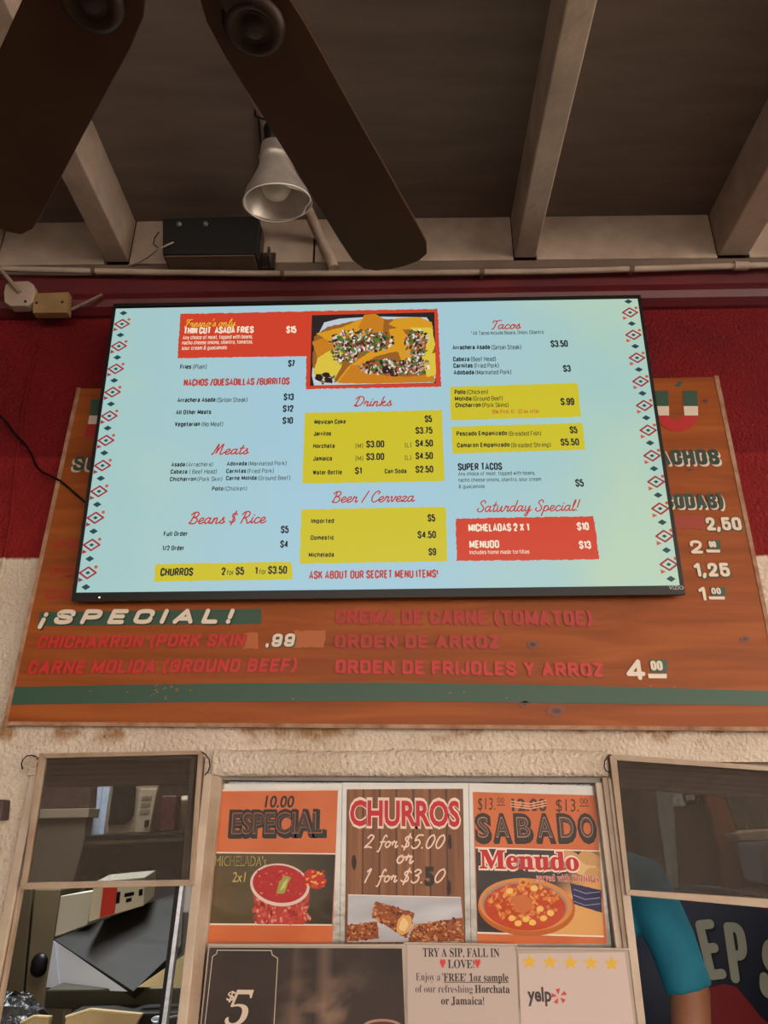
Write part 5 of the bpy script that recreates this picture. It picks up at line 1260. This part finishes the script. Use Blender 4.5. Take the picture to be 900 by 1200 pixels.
MB().tube([cc + V((.012, 0, .001)), cc + V((.05, .03, .004)), cc + V((.10, .05, -.02))], .0025, 8).build('handle', M['steel'], lad)

# ================================================================== KITCHEN SEEN THROUGH THE RIGHT WINDOW
dk = thing_px('storage_locker', 'dark brown panelled locker at the left behind the right window screen', 'locker', [(700, 905), (768, 905), (800, 1300), (730, 1300)], 3.5, .4, mat('dark_laminate', L(82, 70, 58), .6, var=L(66, 56, 46), vscale=5))
for x in (748, 756, 762): MB().px([(x, 906), (x + 1.6, 906), (x + 13.6, 1040), (x + 12, 1040)], 3.49, .012).build('seam', mat('seam_brown', L(108, 86, 64), .6), dk)
ps = thing_px('plastic_post', 'pale grey post leaning behind the right window screen, below the paper note', 'post', [(770, 905), (785.5, 905), (791, 960), (796.5, 1046), (815, 1330), (808, 1330), (789.5, 1046)], 2.9, .05, mat('pale_grey_post', L(150, 150, 142), .6, var=L(124, 126, 122), vscale=10))
bcab = thing_px('brown_cabinet', 'dark brown cabinet with a paper note and round sticker, behind the right window', 'cabinet', [(784, 905), (824, 905), (856, 1060), (876, 1300), (806, 1300)], 3.0, .4, mat('mid_brown', L(84, 68, 50), .6, var=L(64, 52, 40), vscale=5))
thing_px('paper_note', 'small white paper note stuck up behind the right window screen', 'note', [(783, 925.5), (797.5, 925), (804, 944), (785.5, 945)], 2.997, .002, mat('note_paper', L(190, 186, 186), .7, var=L(120, 120, 126), vscale=60), 'sheet', 0)
stk = thing('round_sticker', aty(810, 945, 2.94), 'black round sticker with a pale mark, right of the paper note', 'sticker')
MB().lathe([(.0001, .003), (.028, .003), (.028, 0)], aty(808.5, 934, 2.9985), (0, -1, 0), 24).build('disc', M['flat_black'], stk)
MB().px([(803, 932), (814, 930.5), (815, 937), (804, 938.5)], 2.993, .002).build('mark', mat('pale_mark', L(170, 160, 150), .6), stk)
thing_px('wooden_door_panel', 'orange-brown wooden panel in the middle of the right window screen', 'panel', [(819, 900), (838, 900), (862, 970), (868, 1000), (872, 1300), (858, 1300), (848, 1010)], 2.93, .03, mat('orange_wood', L(140, 74, 40), .6, var=L(108, 58, 34), vscale=5, stretch=(4, 1, 1)))
thing_px('grey_curtain', 'grey slanting curtain at the upper right behind the right window screen', 'curtain', [(838, 900), (960, 900), (960, 975), (866, 978), (858, 958)], 3.05, .02, mat('grey_cloth', L(92, 86, 76), .8, var=L(74, 70, 62), vscale=8, stretch=(4, 1, 1)))
sh2 = thing_px('wall_shelf', 'pale narrow shelf at the right edge behind the right window screen', 'shelf', [(861, 977), (905, 972), (960, 970), (960, 983), (905, 985), (869, 985)], 2.84, .25, mat('pale_shelf', L(158, 140, 122), .6))
thing_px('grey_bin', 'bluish grey bin standing under the pale shelf in the right window', 'bin', [(885, 988), (950, 985), (958, 1036), (896, 1036)], 2.7, .16, mat('bluegrey_plastic', L(98, 98, 104), .6, var=L(80, 80, 88), vscale=6), bevel=.01)

# drinks refrigerator with a round emblem
fr2 = thing('drinks_refrigerator', aty(860, 1330, 2.6), 'dark drinks refrigerator with a round navy and red emblem, lower right in the right window', 'refrigerator')
zt = aty(850, 1052, 2.58).z
x0 = aty(806, 1150, 2.58).x; x1 = aty(990, 1150, 2.58).x
MB().box(x0, 2.58, .0, x1, 2.87, zt + .01).build('cabinet', mat('black_brown_enamel', L(40, 28, 26), .5), fr2, bevel=.01)
fd = MB().box(x0 + .01, 2.56, .1, x1 - .01, 2.579, zt - .005).build('door', mat('dark_red_enamel', L(96, 32, 28), .5), fr2, bevel=.006)
em = thing if False else None
ec = aty(842, 1152, 2.545)
R_ = (aty(946, 1152, 2.545) - ec).length
MB().lathe([(.0001, .012), (R_ * .97, .012), (R_, .006), (R_, 0)], V((ec.x, 2.556, ec.z)), (0, -1, 0), 48).build('emblem_disc', mat('navy_enamel', L(22, 32, 54), .5), fr2)
ek = Ink((0, 2.5435, CAMZ), (1, 0, 0), (0, 0, 1), .0004)
lo = [(848, 1153), (862, 1156), (876, 1172), (890, 1190), (905, 1203), (922, 1208), (915, 1222), (895, 1240), (868, 1252), (842, 1255), (815, 1251), (790, 1238), (778, 1222), (800, 1190), (822, 1160)]
ek.poly(lo, L(128, 26, 30), 1)
def emb(ch, p0, p1, cap, rot):
    ek.u = V((math.cos(rot), 0, -math.sin(rot))); ek.v = V((math.sin(rot), 0, math.cos(rot)))
    for lay, col, wd in ((2, L(12, 18, 30), .20), (4, L(160, 164, 150), .165)):
        a = ek.uv(p0); b = ek.uv(p1)
        if lay == 2: a = (a[0] + ek.pxw(p0, 1.6), a[1] - ek.pxw(p0, 1.6)); b = (b[0] + ek.pxw(p0, 1.6), b[1] - ek.pxw(p0, 1.6))
        st_ = sans_strokes(ch, wd); mx = max(p[0] for q in st_ for p in q); wdt = math.dist(a, b); h = ek.pxw(p0, cap)
        for i, q in enumerate(st_):
            ek.stroke([(a[0] + wd * h * .5 + x / max(mx, .01) * (wdt - wd * h), a[1] + y * h) for x, y in q], wd * h, col, lay + i * .3)
emb('P', (801, 1148), (823, 1148), 56, -.12); emb('E', (830, 1149), (853, 1150), 62, -.10); emb('P', (857, 1152), (882, 1155), 63, .02); emb('S', (888, 1166), (914, 1180), 64, .30); emb('I', (926, 1192), (934, 1200), 58, .50)
ek.build('emblem_lettering', ink_mat('emblem_print', .5), fr2)

# ================================================================== PERSON behind the right window
per = thing('person', (aty(752, 1020, 2.02).x - .17, 2.06, 0), 'person in a teal short-sleeved shirt, one arm lowered, behind the right window', 'person')
SH = aty(752, 1032, 2.05); SL = aty(786, 1100, 2.04); EL = aty(811, 1170, 2.03); WR = EL + V((.0, -.10, -.21)); WR = aty(806, 1262, 1.97)
CX = SH.x - .21; CY = 2.08
skin = mat('skin', L(150, 98, 70), .5, var=L(136, 86, 60), vscale=8)
def ell_tube(mb, rows, n=20):           # rows: centre, rx, ry
    vs = []
    for c, rx, ry in rows:
        for k in range(n):
            t = 2 * math.pi * k / n; vs.append(V(c) + V((rx * math.cos(t), ry * math.sin(t), 0)))
    mb.add(vs, [(i * n + k, i * n + (k + 1) % n, (i + 1) * n + (k + 1) % n, (i + 1) * n + k) for i in range(len(rows) - 1) for k in range(n)] + [tuple(range(n - 1, -1, -1)), tuple(range((len(rows) - 1) * n, len(rows) * n))], True)
def blob(mb, c, rx, ry, rz, n=18):
    ell_tube(mb, [(V(c) + V((0, 0, -rz * math.cos(ph))), max(.001, rx * math.sin(ph)), max(.001, ry * math.sin(ph))) for ph in [math.pi * k / 12 for k in range(13)]], n)
zsh = SH.z
bd = MB()
def C(z): return (CX, CY, z)
ell_tube(bd, [(C(.86), .15, .11), (C(.95), .165, .115), (C(1.08), .145, .10), (C(1.25), .155, .11), (C(1.38), .17, .115), (C(zsh - .03), .165, .09), (C(zsh + .01), .10, .07), (C(zsh + .04), .058, .058), (C(zsh + .12), .055, .06)])
blob(bd, (CX, CY - .012, zsh + .20), .075, .095, .118)
blob(bd, (CX, CY - .105, zsh + .185), .014, .02, .02); blob(bd, (CX, CY - .085, zsh + .13), .028, .02, .012)
for sx in (-1, 1): blob(bd, (CX + sx * .076, CY, zsh + .19), .012, .022, .03)
def arm(S, Mi, E, Wp):
    bd.tube([S, Mi, E], [.058, .052, .045], 16); bd.tube([E + (S - E) * .05, E.lerp(Wp, .35), Wp], [.046, .045, .030], 16)
    d = (Wp - E).normalized(); s = d.cross(V((0, 1, 0))).normalized(); f = s.cross(d)
    P = Wp + d * .05
    bd.tube([Wp - d * .01, Wp + d * .035, Wp + d * .085], [.028, .036, .034], 14)
    for k, (o, ln) in enumerate(((-.027, .066), (-.009, .078), (.009, .074), (.026, .058))):
        b0 = Wp + d * .075 + s * o
        bd.tube([b0, b0 + d * ln * .45 + f * .004, b0 + d * ln * .8 + f * .016, b0 + d * ln + f * .028], [.0095, .009, .0085, .006], 10)
    b0 = Wp + d * .02 - s * .026
    bd.tube([b0, b0 + d * .03 - s * .018 + f * .01, b0 + d * .062 - s * .020 + f * .02], [.012, .011, .008], 10)
arm(SH, SL, EL, WR)
S2 = V((2 * CX - SH.x, SH.y, SH.z)); E2 = S2 + V((-.07, .02, -.29)); W2 = E2 + V((.03, -.03, -.22))
arm(S2, S2.lerp(E2, .5), E2, W2)
for sx in (-1, 1):
    bd.tube([(CX + sx * .085, CY, .92), (CX + sx * .09, CY, .70), (CX + sx * .095, CY + .01, .50), (CX + sx * .095, CY + .02, .30), (CX + sx * .095, CY + .02, .07)], [.088, .078, .056, .054, .038], 16)
    bd.tube([(CX + sx * .095, CY + .05, .045), (CX + sx * .10, CY - .06, .04), (CX + sx * .105, CY - .16, .028)], [.042, .042, .028], 14)
bo_ = bd.build('body', skin, per)
rm = bo_.modifiers.new('skin', 'REMESH'); rm.mode = 'VOXEL'; rm.voxel_size = .008; rm.use_smooth_shade = True
sm = bo_.modifiers.new('smooth', 'SMOOTH'); sm.iterations = 3; sm.factor = .5
shirt = MB()
ell_tube(shirt, [(C(.88), .178, .132), (C(1.0), .176, .13), (C(1.1), .168, .122), (C(1.25), .176, .13), (C(1.38), .186, .132), (C(zsh - .03), .185, .108), (C(zsh + .008), .13, .085), (C(zsh + .03), .072, .07)])
for S_0, Mi, E in ((SH, SL, EL), (S2, S2.lerp(E2, .5), S2.lerp(E2, .92))):
    e = Mi.lerp(E, .86)
    shirt.tube([S_0 + V((-.06 if S_0 is SH else .06, 0, .012)), S_0 + V((0, 0, -.004)), S_0.lerp(Mi, .5), Mi, Mi.lerp(e, .5), e], [.062, .066, .062, .058, .055, .056], 22)
so = shirt.build('shirt', mat('teal_cotton', L(24, 120, 146), .8, var=L(18, 104, 128), vscale=14, bump=.3, bscale=12), per)
rm = so.modifiers.new('cloth', 'REMESH'); rm.mode = 'VOXEL'; rm.voxel_size = .008; rm.use_smooth_shade = True
sm = so.modifiers.new('smooth', 'SMOOTH'); sm.iterations = 2; sm.factor = .4
tr_ = MB()
ell_tube(tr_, [(C(.84), .168, .125), (C(.93), .172, .126), (C(1.0), .166, .12)])
for sx in (-1, 1): tr_.tube([(CX + sx * .085, CY, .90), (CX + sx * .09, CY, .70), (CX + sx * .095, CY + .01, .50), (CX + sx * .095, CY + .02, .30), (CX + sx * .095, CY + .02, .10)], [.096, .088, .072, .068, .062], 18)
to = tr_.build('trousers', mat('dark_denim', L(34, 36, 44), .9), per)
rm = to.modifiers.new('cloth', 'REMESH'); rm.mode = 'VOXEL'; rm.voxel_size = .01; rm.use_smooth_shade = True
hr = MB(); blob(hr, (CX, CY + .012, zsh + .232), .084, .098, .098); hr.build('hair', mat('dark_hair', L(26, 20, 18), .6), per)
for sx in (-1, 1):
    ey = MB(); blob(ey, (CX + sx * .03, CY - .092, zsh + .205), .013, .008, .008); ey.build('eye', mat('eye_white', L(210, 205, 200), .3), per)
